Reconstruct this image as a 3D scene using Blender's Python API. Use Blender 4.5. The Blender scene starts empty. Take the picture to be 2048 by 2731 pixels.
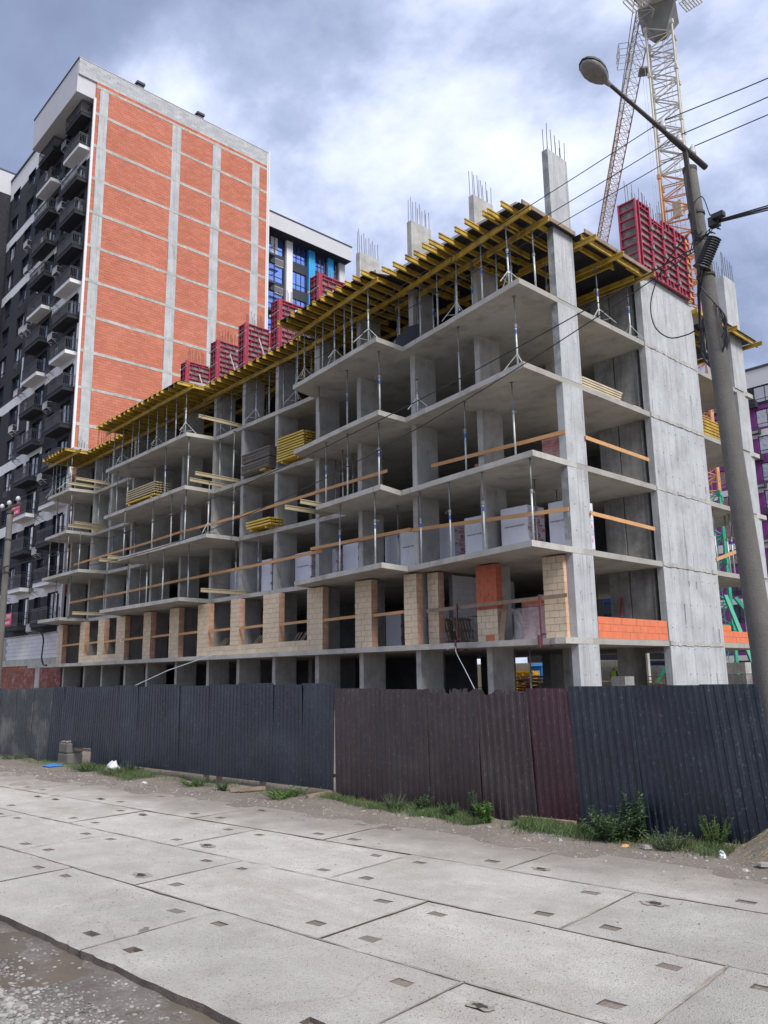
import bpy, math, random
from mathutils import Vector, Matrix
random.seed(7)
R = random.random
def U(a, b): return a + (b - a) * random.random()
S = bpy.context.scene
COL = S.collection
# ------------------------------------------------------------------ camera
cam_d = bpy.data.cameras.new('camera'); cam = bpy.data.objects.new('camera', cam_d); COL.objects.link(cam)
S.camera = cam
CAMP = Vector((15.209905, -22.616459, 1.868807))
r_, u_, f_ = Vector((0.676843, 0.735978, -0.014817)), Vector((0.156865, -0.124537, 0.979737)), Vector((-0.719219, 0.665452, 0.199741))
cam.matrix_world = Matrix(((r_.x, u_.x, -f_.x, CAMP.x), (r_.y, u_.y, -f_.y, CAMP.y), (r_.z, u_.z, -f_.z, CAMP.z), (0, 0, 0, 1)))
cam_d.sensor_fit = 'VERTICAL'; cam_d.sensor_height = 36.0; cam_d.sensor_width = 27.0
cam_d.lens = 0.784298 * 36.0
cam_d.clip_start = 0.1; cam_d.clip_end = 3000
# ------------------------------------------------------------------ sky, sun, exposure
SUN_EL, SUN_AZ = 48.0, 100.0       # azimuth of the sun measured from +Y towards +X
W = bpy.data.worlds.new("World"); S.world = W; W.use_nodes = True
nt = W.node_tree; N = nt.nodes; Lk = nt.links
for n in list(N): N.remove(n)
wo = N.new('ShaderNodeOutputWorld'); bg = N.new('ShaderNodeBackground'); Lk.new(bg.outputs[0], wo.inputs[0])
bg.inputs[1].default_value = 0.094
sky = N.new('ShaderNodeTexSky'); sky.sky_type = 'NISHITA'; sky.sun_disc = False
sky.sun_elevation = math.radians(SUN_EL); sky.sun_rotation = math.radians(SUN_AZ)
tc = N.new('ShaderNodeTexCoord')
sep = N.new('ShaderNodeSeparateXYZ'); Lk.new(tc.outputs['Generated'], sep.inputs[0])
def M_(op, a, b=None):
    m = N.new('ShaderNodeMath'); m.operation = op
    for i, x in enumerate((a, b)):
        if x is None: continue
        if isinstance(x, (int, float)): m.inputs[i].default_value = x
        else: Lk.new(x, m.inputs[i])
    return m.outputs[0]
zz = M_('ADD', M_('MAXIMUM', sep.outputs[2], 0.0), 0.36)
cx = M_('DIVIDE', sep.outputs[0], zz); cy = M_('DIVIDE', sep.outputs[1], zz)
cmb = N.new('ShaderNodeCombineXYZ'); Lk.new(cx, cmb.inputs[0]); Lk.new(cy, cmb.inputs[1]); cmb.inputs[2].default_value = 3.7
def noise(sc, det, dist=0.0, rough=0.5, off=(0, 0, 0)):
    mp = N.new('ShaderNodeMapping'); mp.inputs['Location'].default_value = off; Lk.new(cmb.outputs[0], mp.inputs[0])
    n = N.new('ShaderNodeTexNoise'); n.inputs['Scale'].default_value = sc; n.inputs['Detail'].default_value = det
    n.inputs['Roughness'].default_value = rough; n.inputs['Distortion'].default_value = dist
    Lk.new(mp.outputs[0], n.inputs['Vector']); return n.outputs['Fac']
def ramp(fac, stops):
    r = N.new('ShaderNodeValToRGB'); Lk.new(fac, r.inputs[0]); el = r.color_ramp.elements
    while len(el) < len(stops): el.new(0.5)
    for e, (p, c) in zip(el, stops): e.position = p; e.color = (*c, 1)
    return r.outputs[0]
cover = noise(0.85, 8, 0.12, 0.5, (7.0, 1.0, 3.0))
shade = noise(1.9, 10, 0.2, 0.58, (3.1, 7.7, 1.2))
mixf = M_('ADD', M_('MULTIPLY', cover, 0.62), M_('MULTIPLY', shade, 0.38))
cl = ramp(mixf, [(0.41, (1.35, 1.68, 2.6)), (0.465, (1.8, 2.2, 3.3)), (0.50, (2.7, 3.15, 4.5)), (0.53, (4.3, 4.75, 6.1)), (0.585, (6.5, 6.8, 7.8))])
thin = ramp(noise(1.1, 5, 0.2, 0.5, (9, 2, 5)), [(0.52, (1, 1, 1)), (0.78, (0.88, 0.88, 0.88))])
mx = N.new('ShaderNodeMixRGB'); Lk.new(thin, mx.inputs[0]); Lk.new(sky.outputs[0], mx.inputs[1]); Lk.new(cl, mx.inputs[2])
Lk.new(mx.outputs[0], bg.inputs[0])
sd = bpy.data.lights.new('sun', 'SUN'); sun = bpy.data.objects.new('sun', sd); COL.objects.link(sun)
sd.energy = 2.3; sd.angle = math.radians(24); sd.color = (1.0, 0.965, 0.91)
az, el_ = math.radians(SUN_AZ), math.radians(SUN_EL)
sv = Vector((math.sin(az) * math.cos(el_), math.cos(az) * math.cos(el_), math.sin(el_)))
sun.rotation_euler = sv.to_track_quat('Z', 'Y').to_euler()
vs = S.view_settings
S.display_settings.display_device = 'sRGB'; vs.view_transform = 'Standard'; vs.look = 'None'; vs.gamma = 1; vs.use_curve_mapping = False
vs.exposure = 1.0
S.cycles.max_bounces = 8; S.cycles.diffuse_bounces = 4

# ------------------------------------------------------------------ mesh helpers
def spl(pts, n=6):
    P = [Vector(p) for p in pts]; P = [P[0]*2-P[1]] + P + [P[-1]*2-P[-2]]; o = []
    for i in range(1, len(P)-2):
        for k in range(n):
            t = k/n; a, b, c, d = P[i-1], P[i], P[i+1], P[i+2]
            o.append(.5*((2*b)+(c-a)*t+(2*a-5*b+4*c-d)*t*t+(3*b-a-3*c+d)*t*t*t))
    o.append(P[-2]); return o
class MB:
    def __init__(s): s.v = []; s.f = []; s.m = []
    def add(s, vs, fs, m=0):
        b = len(s.v); s.v += [tuple(p) for p in vs]
        for f in fs: s.f.append(tuple(i + b for i in f)); s.m.append(m)
    def box(s, x0, x1, y0, y1, z0, z1, m=0):
        s.add([(x0,y0,z0),(x1,y0,z0),(x1,y1,z0),(x0,y1,z0),(x0,y0,z1),(x1,y0,z1),(x1,y1,z1),(x0,y1,z1)],
              [(0,3,2,1),(4,5,6,7),(0,1,5,4),(1,2,6,5),(2,3,7,6),(3,0,4,7)], m); return s
    def beam(s, p, q, w, h, m=0, up=(0,0,1)):
        p = Vector(p); q = Vector(q); d = (q - p)
        if d.length < 1e-6: return s
        d.normalize(); up = Vector(up)
        if abs(d.dot(up)) > 0.98: up = Vector((1, 0, 0))
        sx = d.cross(up).normalized() * (w / 2); sz = sx.cross(d).normalized() * (h / 2)
        s.add([p-sx-sz, p+sx-sz, p+sx+sz, p-sx+sz, q-sx-sz, q+sx-sz, q+sx+sz, q-sx+sz],
              [(0,1,2,3),(4,7,6,5),(0,4,5,1),(1,5,6,2),(2,6,7,3),(3,7,4,0)], m); return s
    def tube(s, pts, r, n=6, m=0, cap=True):
        pts = [Vector(p) for p in pts]; rr = r if isinstance(r, (list, tuple)) else [r] * len(pts)
        b = len(s.v); prev = None
        for i, p in enumerate(pts):
            d = (pts[min(i+1, len(pts)-1)] - pts[max(i-1, 0)]).normalized()
            a = Vector((0,0,1)) if abs(d.z) < 0.95 else Vector((1,0,0))
            if prev is not None: a = prev
            e1 = (a - d * a.dot(d)).normalized(); e2 = d.cross(e1); prev = e1
            for k in range(n):
                t = 2*math.pi*k/n; s.v.append(tuple(p + (e1*math.cos(t) + e2*math.sin(t)) * rr[i]))
        for i in range(len(pts)-1):
            for k in range(n):
                k2 = (k+1) % n; s.f.append((b+i*n+k, b+i*n+k2, b+(i+1)*n+k2, b+(i+1)*n+k)); s.m.append(m)
        if cap:
            s.f.append(tuple(b+k for k in reversed(range(n)))); s.m.append(m)
            s.f.append(tuple(b+(len(pts)-1)*n+k for k in range(n))); s.m.append(m)
        return s
    def prism(s, poly, z0, z1, m=0, mside=None):
        n = len(poly); mside = m if mside is None else mside
        b = len(s.v); s.v += [(x, y, z0) for x, y in poly] + [(x, y, z1) for x, y in poly]
        s.f.append(tuple(b+i for i in reversed(range(n)))); s.m.append(m)
        s.f.append(tuple(b+n+i for i in range(n))); s.m.append(m)
        for i in range(n):
            j = (i+1) % n; s.f.append((b+i, b+j, b+n+j, b+n+i)); s.m.append(mside)
        return s
    def hbeam(s, p, q, h=0.2, w=0.08, m=0, up=(0,0,1)):      # timber I-section formwork beam, p and q on its axis
        p = Vector(p); q = Vector(q); d = (q-p).normalized(); up = Vector(up)
        sx = d.cross(up).normalized(); sz = sx.cross(d).normalized()
        o = sz * (h/2 - 0.02)
        s.beam(p+o, q+o, w, 0.04, m, up); s.beam(p-o, q-o, w, 0.04, m, up); s.beam(p, q, 0.027, h-0.08, m, up); return s
    def mesh(s, name, mats, off=(0,0,0), smooth=False):
        me = bpy.data.meshes.new(name); ox, oy, oz = off
        me.from_pydata([(x-ox, y-oy, z-oz) for x, y, z in s.v], [], s.f)
        if not isinstance(mats, (list, tuple)): mats = [mats]
        for m in mats: me.materials.append(m)
        if len(mats) > 1: me.polygons.foreach_set('material_index', s.m)
        if smooth: me.polygons.foreach_set('use_smooth', [True]*len(s.f))
        me.update(); return me
WL = {}
def wl(o): return WL.get(o.name, Vector((0,0,0))) if o else Vector((0,0,0))
def part(name, mb, mats, parent, smooth=False, label=None, kind=None, loc=None):
    """mesh in world coordinates -> child of parent; its origin at the parent's, or at loc"""
    base = wl(parent); o_at = Vector(loc) if loc is not None else base
    me = mb.mesh(name, mats, o_at, smooth) if isinstance(mb, MB) else mb
    o = bpy.data.objects.new(name, me); COL.objects.link(o); o.parent = parent; o.location = o_at - base
    WL[o.name] = o_at
    if label: o['label'] = label
    if kind: o['kind'] = kind
    return o
def inst(name, me, parent, loc, rz=0.0, scale=None, label=None):
    o = bpy.data.objects.new(name, me); COL.objects.link(o); o.parent = parent; o.location = Vector(loc) - wl(parent)
    if rz: o.rotation_euler = (0, 0, rz)
    if scale: o.scale = scale
    if label: o['label'] = label
    WL[o.name] = Vector(loc); return o
def tag(o, label, cat, group=None):
    o['label'] = label; o['category'] = cat
    if group: o['group'] = group
    return o
def thing(name, label, cat, loc=(0,0,0), group=None):
    o = bpy.data.objects.new(name, None); COL.objects.link(o); o.location = loc; o.empty_display_size = 0.3
    WL[o.name] = Vector(loc); return tag(o, label, cat, group)
def solo(name, mb, mats, label, cat, group=None, loc=(0,0,0), smooth=False):
    o = part(name, mb, mats, None, smooth, loc=loc); return tag(o, label, cat, group)
def struct(name, mb, mats, parent=None, smooth=False):
    o = part(name, mb, mats, parent, smooth); o['kind'] = 'structure'; return o
def dup_tree(root, loc, label, group=None, rz=None):
    c = root.copy(); COL.objects.link(c); c.location = loc; WL[c.name] = Vector(loc); c['label'] = label
    if group: c['group'] = group
    if rz is not None: c.rotation_euler = (0, 0, rz)
    for ch in root.children:
        d = ch.copy(); COL.objects.link(d); d.parent = c
        for g in ch.children:
            e = g.copy(); COL.objects.link(e); e.parent = d
    return c
def text_mesh(s, size, name='lettering', align='CENTER', extrude=0.003, mat=None):
    cu = bpy.data.curves.new(name, 'FONT'); cu.body = s; cu.size = size; cu.align_x = align; cu.extrude = extrude; cu.resolution_u = 3
    o = bpy.data.objects.new(name, cu); COL.objects.link(o)
    dg = bpy.context.evaluated_depsgraph_get(); me = bpy.data.meshes.new_from_object(o.evaluated_get(dg))
    bpy.data.objects.remove(o); bpy.data.curves.remove(cu); me.name = name
    me.materials.clear(); me.materials.append(mat); return me
def place_text(me, parent, loc, xdir, zdir=(0,0,1), name='lettering'):
    x = Vector(xdir).normalized(); z = Vector(zdir); n = x.cross(z)
    o = bpy.data.objects.new(name, me); COL.objects.link(o); o.parent = parent
    p = Vector(loc) - wl(parent)
    o.matrix_local = Matrix(((x.x, z.x, n.x, p.x), (x.y, z.y, n.y, p.y), (x.z, z.z, n.z, p.z), (0,0,0,1))); return o

# ------------------------------------------------------------------ materials
def mat(name, col, rough=0.8, var=0.25, scale=3.0, bump=0.15, bscale=40.0, streak=0.0, metal=0.0, grid=None, island=0.0,
        stain=None, stain_amt=0.0, stain_scale=0.7, coords='pos', seam=None, pores=0.0, dirtline=False, objrand=0.0, col2=None, spec=None, wetness=0.0, speck=None, speck_amt=0.5):
    m = bpy.data.materials.new(name); m.use_nodes = True; t = m.node_tree; n = t.nodes; l = t.links
    b = n['Principled BSDF']; b.inputs['Roughness'].default_value = rough; b.inputs['Metallic'].default_value = metal
    if spec is not None: b.inputs['Specular IOR Level'].default_value = spec
    if coords == 'pos': g = n.new('ShaderNodeNewGeometry'); P = g.outputs['Position']
    else: g = n.new('ShaderNodeTexCoord'); P = g.outputs['Object']
    def nz(sc, det=5, vec=None, sx=None, ro=0.6):
        v = vec or P
        if sx:
            mp = n.new('ShaderNodeMapping'); mp.inputs['Scale'].default_value = sx; l.new(v, mp.inputs[0]); v = mp.outputs[0]
        q = n.new('ShaderNodeTexNoise'); q.inputs['Scale'].default_value = sc; q.inputs['Detail'].default_value = det
        q.inputs['Roughness'].default_value = ro; l.new(v, q.inputs['Vector']); return q.outputs['Fac']
    def mr(x, a, c, lo, hi):
        q = n.new('ShaderNodeMapRange'); l.new(x, q.inputs[0]); q.inputs[1].default_value = a; q.inputs[2].default_value = c
        q.inputs[3].default_value = lo; q.inputs[4].default_value = hi; return q.outputs[0]
    def mixc(f, a, c, mode='MIX'):
        q = n.new('ShaderNodeMixRGB'); q.blend_type = mode
        for i, x in ((0, f), (1, a), (2, c)):
            if isinstance(x, (int, float)): q.inputs[i].default_value = x
            elif isinstance(x, tuple): q.inputs[i].default_value = (*x, 1)
            else: l.new(x, q.inputs[i])
        return q.outputs[0]
    base = tuple(col)
    c = mixc(mr(nz(scale), 0.3, 0.7, 0, 1), tuple(x*(1-var) for x in base), tuple(min(1, x*(1+var)) for x in base))
    c = mixc(mr(nz(scale*7, 6), 0.35, 0.65, 0, 0.5), c, tuple(x*(1-var*0.8) for x in base))
    if col2: c = mixc(mr(nz(scale*0.45, 3), 0.48, 0.6, 0, 1), c, tuple(col2))
    if streak:
        c = mixc(mr(nz(1.0, 5, sx=(4.0, 4.0, 0.25), ro=0.7), 0.5, 0.72, 0, streak), c, tuple(x*0.5 for x in base))
        c = mixc(mr(nz(1.0, 5, sx=(9.0, 9.0, 0.5), ro=0.7), 0.55, 0.7, 0, streak*0.6), c, tuple(min(1, x*1.45) for x in base))
    if stain: c = mixc(mr(nz(stain_scale, 7, ro=0.65), 0.5, 0.68, 0, stain_amt), c, tuple(stain))
    if pores:
        c = mixc(mr(nz(14, 3), 0.66, 0.70, 0, pores), c, tuple(x*0.45 for x in base))
        c = mixc(mr(nz(0.8, 2, sx=(1.2, 1.2, 1.2)), 0.4, 0.6, 0, pores*0.5), c, tuple(min(1, x*1.25) for x in base))
    if seam:
        sp = n.new('ShaderNodeSeparateXYZ'); l.new(P, sp.inputs[0])
        for ax, step, wd, am in seam:
            d1 = n.new('ShaderNodeMath'); d1.operation = 'DIVIDE'; l.new(sp.outputs[ax], d1.inputs[0]); d1.inputs[1].default_value = step
            d2 = n.new('ShaderNodeMath'); d2.operation = 'FRACT'; l.new(d1.outputs[0], d2.inputs[0])
            d3 = n.new('ShaderNodeMath'); d3.operation = 'LESS_THAN'; l.new(d2.outputs[0], d3.inputs[0]); d3.inputs[1].default_value = wd/step
            d4 = n.new('ShaderNodeMath'); d4.operation = 'MULTIPLY'; l.new(d3.outputs[0], d4.inputs[0]); l.new(mr(nz(2.0, 3), 0.35, 0.55, 0, am), d4.inputs[1])
            c = mixc(d4.outputs[0], c, tuple(x*0.42 for x in base))
    if objrand:
        oi = n.new('ShaderNodeObjectInfo'); c = mixc(1.0, c, mr(oi.outputs['Random'], 0, 1, 1-objrand, 1), 'MULTIPLY')
        c = mixc(mr(nz(1.0, 6, sx=(0.22, 1.7, 1), ro=0.65), 0.54, 0.68, 0, 0.45), c, (0.46, 0.415, 0.36))
        vo = n.new('ShaderNodeTexVoronoi'); vo.feature = 'DISTANCE_TO_EDGE'; vo.inputs['Scale'].default_value = 0.33
        wp = n.new('ShaderNodeMixRGB'); wp.inputs[0].default_value = 0.12; l.new(P, wp.inputs[1]); q2 = n.new('ShaderNodeTexNoise'); q2.inputs['Scale'].default_value = 3; q2.inputs['Detail'].default_value = 6; l.new(P, q2.inputs['Vector']); l.new(q2.outputs['Color'], wp.inputs[2]); l.new(wp.outputs[0], vo.inputs['Vector'])
        ck = n.new('ShaderNodeMath'); ck.operation = 'MULTIPLY'; l.new(mr(vo.outputs['Distance'], 0.0, 0.006, 1, 0), ck.inputs[0]); l.new(mr(nz(0.35, 2), 0.52, 0.58, 0, 0.14), ck.inputs[1])
        c = mixc(ck.outputs[0], c, (0.12, 0.1, 0.09))
    if dirtline:
        sp = n.new('ShaderNodeSeparateXYZ'); l.new(P, sp.inputs[0])
        a1_ = n.new('ShaderNodeMath'); a1_.operation = 'MULTIPLY_ADD'; l.new(sp.outputs[0], a1_.inputs[0]); a1_.inputs[1].default_value = -0.1204; l.new(sp.outputs[1], a1_.inputs[2])
        a2_ = n.new('ShaderNodeMath'); a2_.operation = 'MULTIPLY_ADD'; l.new(nz(1.6, 6), a2_.inputs[0]); a2_.inputs[1].default_value = 2.2; l.new(a1_.outputs[0], a2_.inputs[2])
        c = mixc(mr(a2_.outputs[0], -15.93+0.9, -15.93+2.3, 0, 0.85), c, (0.3, 0.262, 0.225))
    if speck:
        c = mixc(mr(nz(speck[3], 2), 0.62, 0.68, 0, speck_amt), c, tuple(speck[:3]))
    if island:
        c = mixc(1.0, c, mr(g.outputs['Random Per Island'], 0, 1, 1-island, 1+island), 'MULTIPLY')
        q = n.new('ShaderNodeHueSaturation')
    if grid:
        br = n.new('ShaderNodeTexBrick'); br.offset = 0; br.inputs['Scale'].default_value = 1
        br.inputs['Brick Width'].default_value = grid[0]; br.inputs['Row Height'].default_value = grid[1]
        br.inputs['Mortar Size'].default_value = grid[2]; br.inputs['Mortar Smooth'].default_value = 0.3
        v = P
        if len(grid) > 3 and grid[3]:
            mp = n.new('ShaderNodeMapping'); mp.inputs['Rotation'].default_value = grid[3]; l.new(v, mp.inputs[0]); v = mp.outputs[0]
        l.new(v, br.inputs['Vector']); c = mixc(mr(br.outputs['Fac'], 0, 1, 0, 0.45), c, tuple(x*0.45 for x in base))
    l.new(c, b.inputs['Base Color'])
    if wetness:
        l.new(mr(nz(1.3, 4), 0.45, 0.6, rough, rough-wetness), b.inputs['Roughness'])
    else: l.new(mr(nz(scale*3), 0.3, 0.7, max(0.02, rough-0.1), min(1, rough+0.1)), b.inputs['Roughness'])
    if bump:
        bp_ = n.new('ShaderNodeBump'); bp_.inputs['Strength'].default_value = bump; bp_.inputs['Distance'].default_value = 0.02
        l.new(nz(bscale, 8), bp_.inputs['Height']); l.new(bp_.outputs[0], b.inputs['Normal'])
    return m
def glass(name, col=(0.02, 0.035, 0.07), rough=0.05, wav=0.0):
    m = bpy.data.materials.new(name); m.use_nodes = True; t = m.node_tree; n = t.nodes; l = t.links; b = n['Principled BSDF']
    b.inputs['Base Color'].default_value = (*col, 1); b.inputs['Roughness'].default_value = rough
    b.inputs['Specular IOR Level'].default_value = 1.0; b.inputs['IOR'].default_value = 1.9
    g = n.new('ShaderNodeNewGeometry'); q = n.new('ShaderNodeTexNoise'); q.inputs['Scale'].default_value = 0.9; l.new(g.outputs['Position'], q.inputs['Vector'])
    bu = n.new('ShaderNodeBump'); bu.inputs['Strength'].default_value = 0.25 + wav; bu.inputs['Distance'].default_value = 0.05
    l.new(q.outputs['Fac'], bu.inputs['Height']); l.new(bu.outputs[0], b.inputs['Normal']); return m
m_conc = mat('concrete', (0.4, 0.393, 0.37), 0.85, 0.25, 1.6, 0.5, 25, streak=0.5, stain=(0.23, 0.23, 0.22), stain_amt=0.75, stain_scale=1.4, pores=.5)
m_wall = mat('board_marked_concrete', (0.4, 0.415, 0.425), 0.8, 0.2, 1.0, 0.5, 18, streak=0.95, stain=(0.29, 0.3, 0.3), stain_amt=0.8, stain_scale=0.9, pores=.6, seam=[(1, .56, .014, .8), (2, 1.47, .01, .45)])
m_dwall = mat('dirty_concrete', (0.27, 0.27, 0.265), 0.85, 0.35, 1.2, 0.3, 20, streak=0.8, stain=(0.09, 0.09, 0.09), stain_amt=0.7)
m_slab = mat('slab_concrete', (0.43, 0.415, 0.38), 0.85, 0.18, 0.8, 0.3, 30, grid=(2.5, 1.25, 0.006), stain=(0.23, 0.22, 0.2), stain_amt=0.75, stain_scale=1.1, pores=.4)
m_road = mat('road_slab_concrete', (0.61, 0.575, 0.525), 0.9, 0.2, 1.4, 1.6, 70, stain=(0.42, 0.385, 0.335), stain_amt=0.75, stain_scale=0.8, pores=.35, speck=(0.17, 0.155, 0.135, 42), speck_amt=0.8, dirtline=True, objrand=.16)
m_pit = mat('dark_pit', (0.06, 0.05, 0.045), 0.9, 0.5, 20, 1.0, 60)
m_wetmud = mat('wet_mud', (0.15, 0.132, 0.115), 0.75, 0.3, 3, 1.0, 25, wetness=0.45, stain=(0.24, 0.21, 0.18), stain_amt=0.6, stain_scale=1.5, speck=(0.4, 0.37, 0.34, 35), speck_amt=0.6)
m_roads = mat('worn_slab_edge', (0.13, 0.105, 0.09), 0.95, 0.4, 6, 1.0, 60)
m_mud = mat('joint_mud', (0.33, 0.29, 0.245), 0.85, 0.35, 5, 0.8, 40, wetness=0.35)
m_grass = mat('grass_blade', (0.075, 0.12, 0.04), 0.7, 0.4, 5, 0, island=0.5, stain=(0.16, 0.14, 0.07), stain_amt=0.6, stain_scale=1.5)
m_dirt = mat('dirt', (0.2, 0.167, 0.137), 0.95, 0.25, 1.2, 1.2, 30, stain=(0.17, 0.14, 0.115), stain_amt=0.75, stain_scale=1.1, speck=(0.38, 0.35, 0.31, 30), speck_amt=0.6)
m_water = mat('puddle_water', (0.15, 0.125, 0.1), 0.08, 0.15, 2, 0.02, 3, spec=0.6)
m_stone = mat('gravel_stone', (0.25, 0.238, 0.225), 0.85, 0.2, 6, 0.2, 40, island=0.5)
m_bbrick = mat('beige_block', (0.64, 0.53, 0.38), 0.9, 0.12, 2.0, 0.3, 60, coords='pos', island=0.1, stain=(0.62, 0.40, 0.30), stain_amt=0.35, stain_scale=1.3)
m_bside = mat('pinkish_clay', (0.62, 0.36, 0.24), 0.9, 0.2, 3, 0.3, 50, stain=(0.65, 0.48, 0.34), stain_amt=0.8, stain_scale=3)
m_obrick = mat('orange_block', (0.62, 0.17, 0.08), 0.85, 0.12, 2.0, 0.3, 60, island=0.12)
m_rbrick = mat('red_orange_block', (0.47, 0.12, 0.055), 0.85, 0.15, 2.0, 0.3, 60, island=0.18)
m_tbrick = mat('tower_brick', (0.44, 0.145, 0.088), 0.85, 0.07, 0.35, 0.3, 30, island=0.1, stain=(0.62, 0.25, 0.17), stain_amt=0.25, stain_scale=0.25)
m_mortar = mat('mortar', (0.33, 0.32, 0.3), 0.95, 0.2, 4, 0.4, 40)
m_tmortar = mat('orange_mortar', (0.34, 0.13, 0.085), 0.95, 0.2, 4, 0.3, 40)
m_ablock = mat('aerated_block', (0.62, 0.62, 0.64), 0.9, 0.06, 2, 0.25, 60, island=0.06)
m_oldbrick = mat('old_red_brick', (0.24, 0.075, 0.055), 0.9, 0.3, 3, 0.4, 40, island=0.3, stain=(0.42, 0.33, 0.3), stain_amt=0.5, stain_scale=2)
m_yel = mat('yellow_beam', (0.5, 0.33, 0.045), 0.6, 0.3, 2.5, 0.2, 30, stain=(0.17, 0.1, 0.03), stain_amt=0.85, stain_scale=1.7)
m_oldbeam = mat('weathered_beam', (0.42, 0.35, 0.22), 0.85, 0.2, 3, 0.3, 30, stain=(0.26, 0.23, 0.19), stain_amt=0.6, stain_scale=3)
m_ply = mat('black_film_plywood', (0.018, 0.02, 0.028), 0.45, 0.3, 1.5, 0.1, 10)
m_plyedge = mat('grey_plywood', (0.2, 0.18, 0.16), 0.9, 0.3, 5, 0.3, 40, island=0.25)
m_wood = mat('orange_timber', (0.55, 0.3, 0.13), 0.75, 0.18, 2, 0.2, 30, stain=(0.4, 0.2, 0.08), stain_amt=0.5, stain_scale=4)
m_wood2 = mat('pale_timber', (0.5, 0.42, 0.3), 0.85, 0.2, 3, 0.3, 30, island=0.15)
m_gwood = mat('grey_brown_timber', (0.26, 0.19, 0.14), 0.85, 0.3, 4, 0.3, 30)
m_galv = mat('galvanised_steel', (0.5, 0.53, 0.53), 0.45, 0.2, 6, 0.1, 40, metal=0.25, stain=(0.3, 0.29, 0.27), stain_amt=0.6, stain_scale=4)
m_galvd = mat('dull_steel', (0.25, 0.26, 0.26), 0.5, 0.3, 6, 0.1, 40, metal=0.3)
m_bluetape = mat('blue_sticker', (0.04, 0.13, 0.5), 0.5, 0.1, 5, 0)
m_rebar = mat('rebar', (0.09, 0.07, 0.065), 0.7, 0.3, 10, 0.1, 60, metal=0.4)
m_red = mat('crimson_steel', (0.36, 0.026, 0.062), 0.5, 0.2, 4, 0.15, 30, stain=(0.3, 0.1, 0.1), stain_amt=0.5, stain_scale=4)
m_redply = mat('formwork_plywood', (0.16, 0.14, 0.14), 0.85, 0.35, 3, 0.3, 20, stain=(0.3, 0.27, 0.26), stain_amt=0.8, stain_scale=3)
m_maroon = mat('maroon_steel', (0.12, 0.035, 0.045), 0.6, 0.2, 4, 0.1, 30)
m_char = mat('charcoal_render', (0.017, 0.018, 0.026), 0.85, 0.15, 1, 0.2, 60)
m_char2 = mat('charcoal_panel', (0.022, 0.024, 0.034), 0.5, 0.15, 1, 0.05, 60)
m_yelb = mat('clean_yellow_beam', (0.6, 0.42, 0.06), 0.6, 0.15, 2.5, 0.2, 30)
m_gblock = mat('grey_aerated_block', (0.4, 0.41, 0.42), 0.9, 0.12, 1, 0.25, 60, island=0.12)
m_white = mat('white_render', (0.66, 0.66, 0.67), 0.85, 0.06, 0.5, 0.15, 60)
m_grey = mat('grey_render', (0.5, 0.5, 0.53), 0.85, 0.06, 0.5, 0.15, 60)
m_cap = mat('dark_roof_cap', (0.035, 0.035, 0.06), 0.5, 0.1, 1, 0)
m_blue = mat('sky_blue_panel', (0.02, 0.3, 0.62), 0.5, 0.1, 1, 0.05, 20)
m_purple = mat('purple_render', (0.19, 0.035, 0.2), 0.8, 0.1, 0.5, 0.15, 60)
m_frame = mat('window_frame', (0.015, 0.017, 0.025), 0.4, 0.1, 1, 0)
m_shadewall = mat('shade_toned_wall', (0.13, 0.13, 0.135), 0.9, 0.3, 1, 0.2, 20)  # colour darkened to stand in for deep shade inside the floors
m_iron = mat('black_iron', (0.045, 0.045, 0.055), 0.5, 0.1, 3, 0)
m_glass = glass('window_glass'); m_glassb = glass('blue_mirror_glass', (0.2, 0.33, 0.8)); m_glassb.node_tree.nodes['Principled BSDF'].inputs['Metallic'].default_value = 0.85; m_glassw = glass('wavy_glass', (0.1, 0.1, 0.16), 0.04, 0.6)
m_panerefl = mat('pale_pane_reflection', (0.6, 0.62, 0.68), 0.7, 0.08, 2, 0)  # pale tone that stands in for bright reflections on window panes
m_fblue = mat('dark_blue_sheet', (0.0095, 0.016, 0.029), 0.36, 0.25, 1.2, 0.12, 20, streak=0.3, speck=(0.2, 0.22, 0.25, 28), speck_amt=0.3, stain=(0.05, 0.06, 0.07), stain_amt=0.25, stain_scale=1.2)
m_fblued = mat('dusty_blue_sheet', (0.04, 0.047, 0.055), 0.7, 0.35, 1.2, 0.12, 20, streak=0.4, speck=(0.25, 0.25, 0.25, 50), speck_amt=0.4, stain=(0.17, 0.165, 0.155), stain_amt=0.8, stain_scale=0.9)
m_fbrown = mat('brown_sheet', (0.03, 0.0185, 0.0215), 0.42, 0.25, 1.2, 0.12, 20, streak=0.35, speck=(0.25, 0.22, 0.22, 28), speck_amt=0.3, stain=(0.06, 0.05, 0.05), stain_amt=0.5, stain_scale=1.4)
m_fmar = mat('maroon_sheet', (0.04, 0.011, 0.02), 0.4, 0.25, 1.2, 0.12, 20, streak=0.3, speck=(0.25, 0.2, 0.2, 28), speck_amt=0.3)
m_pole = mat('pole_concrete', (0.135, 0.128, 0.118), 0.9, 0.15, 2, 0.9, 60, streak=0.3, stain=(0.085, 0.08, 0.074), stain_amt=0.5)
m_cable = mat('black_cable', (0.012, 0.012, 0.018), 0.5, 0.1, 3, 0)
m_lampg = mat('lamp_glass', (0.2, 0.19, 0.18), 0.35, 0.25, 12, 0.1, 20)
m_rust = mat('rusty_pipe', (0.07, 0.06, 0.055), 0.7, 0.3, 8, 0.2, 40, metal=0.3)
m_porc = mat('porcelain', (0.5, 0.5, 0.52), 0.25, 0.1, 5, 0)
m_cwhite = mat('crane_white', (0.5, 0.48, 0.42), 0.55, 0.15, 0.8, 0.1, 20, stain=(0.4, 0.3, 0.22), stain_amt=0.5, stain_scale=2)
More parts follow.
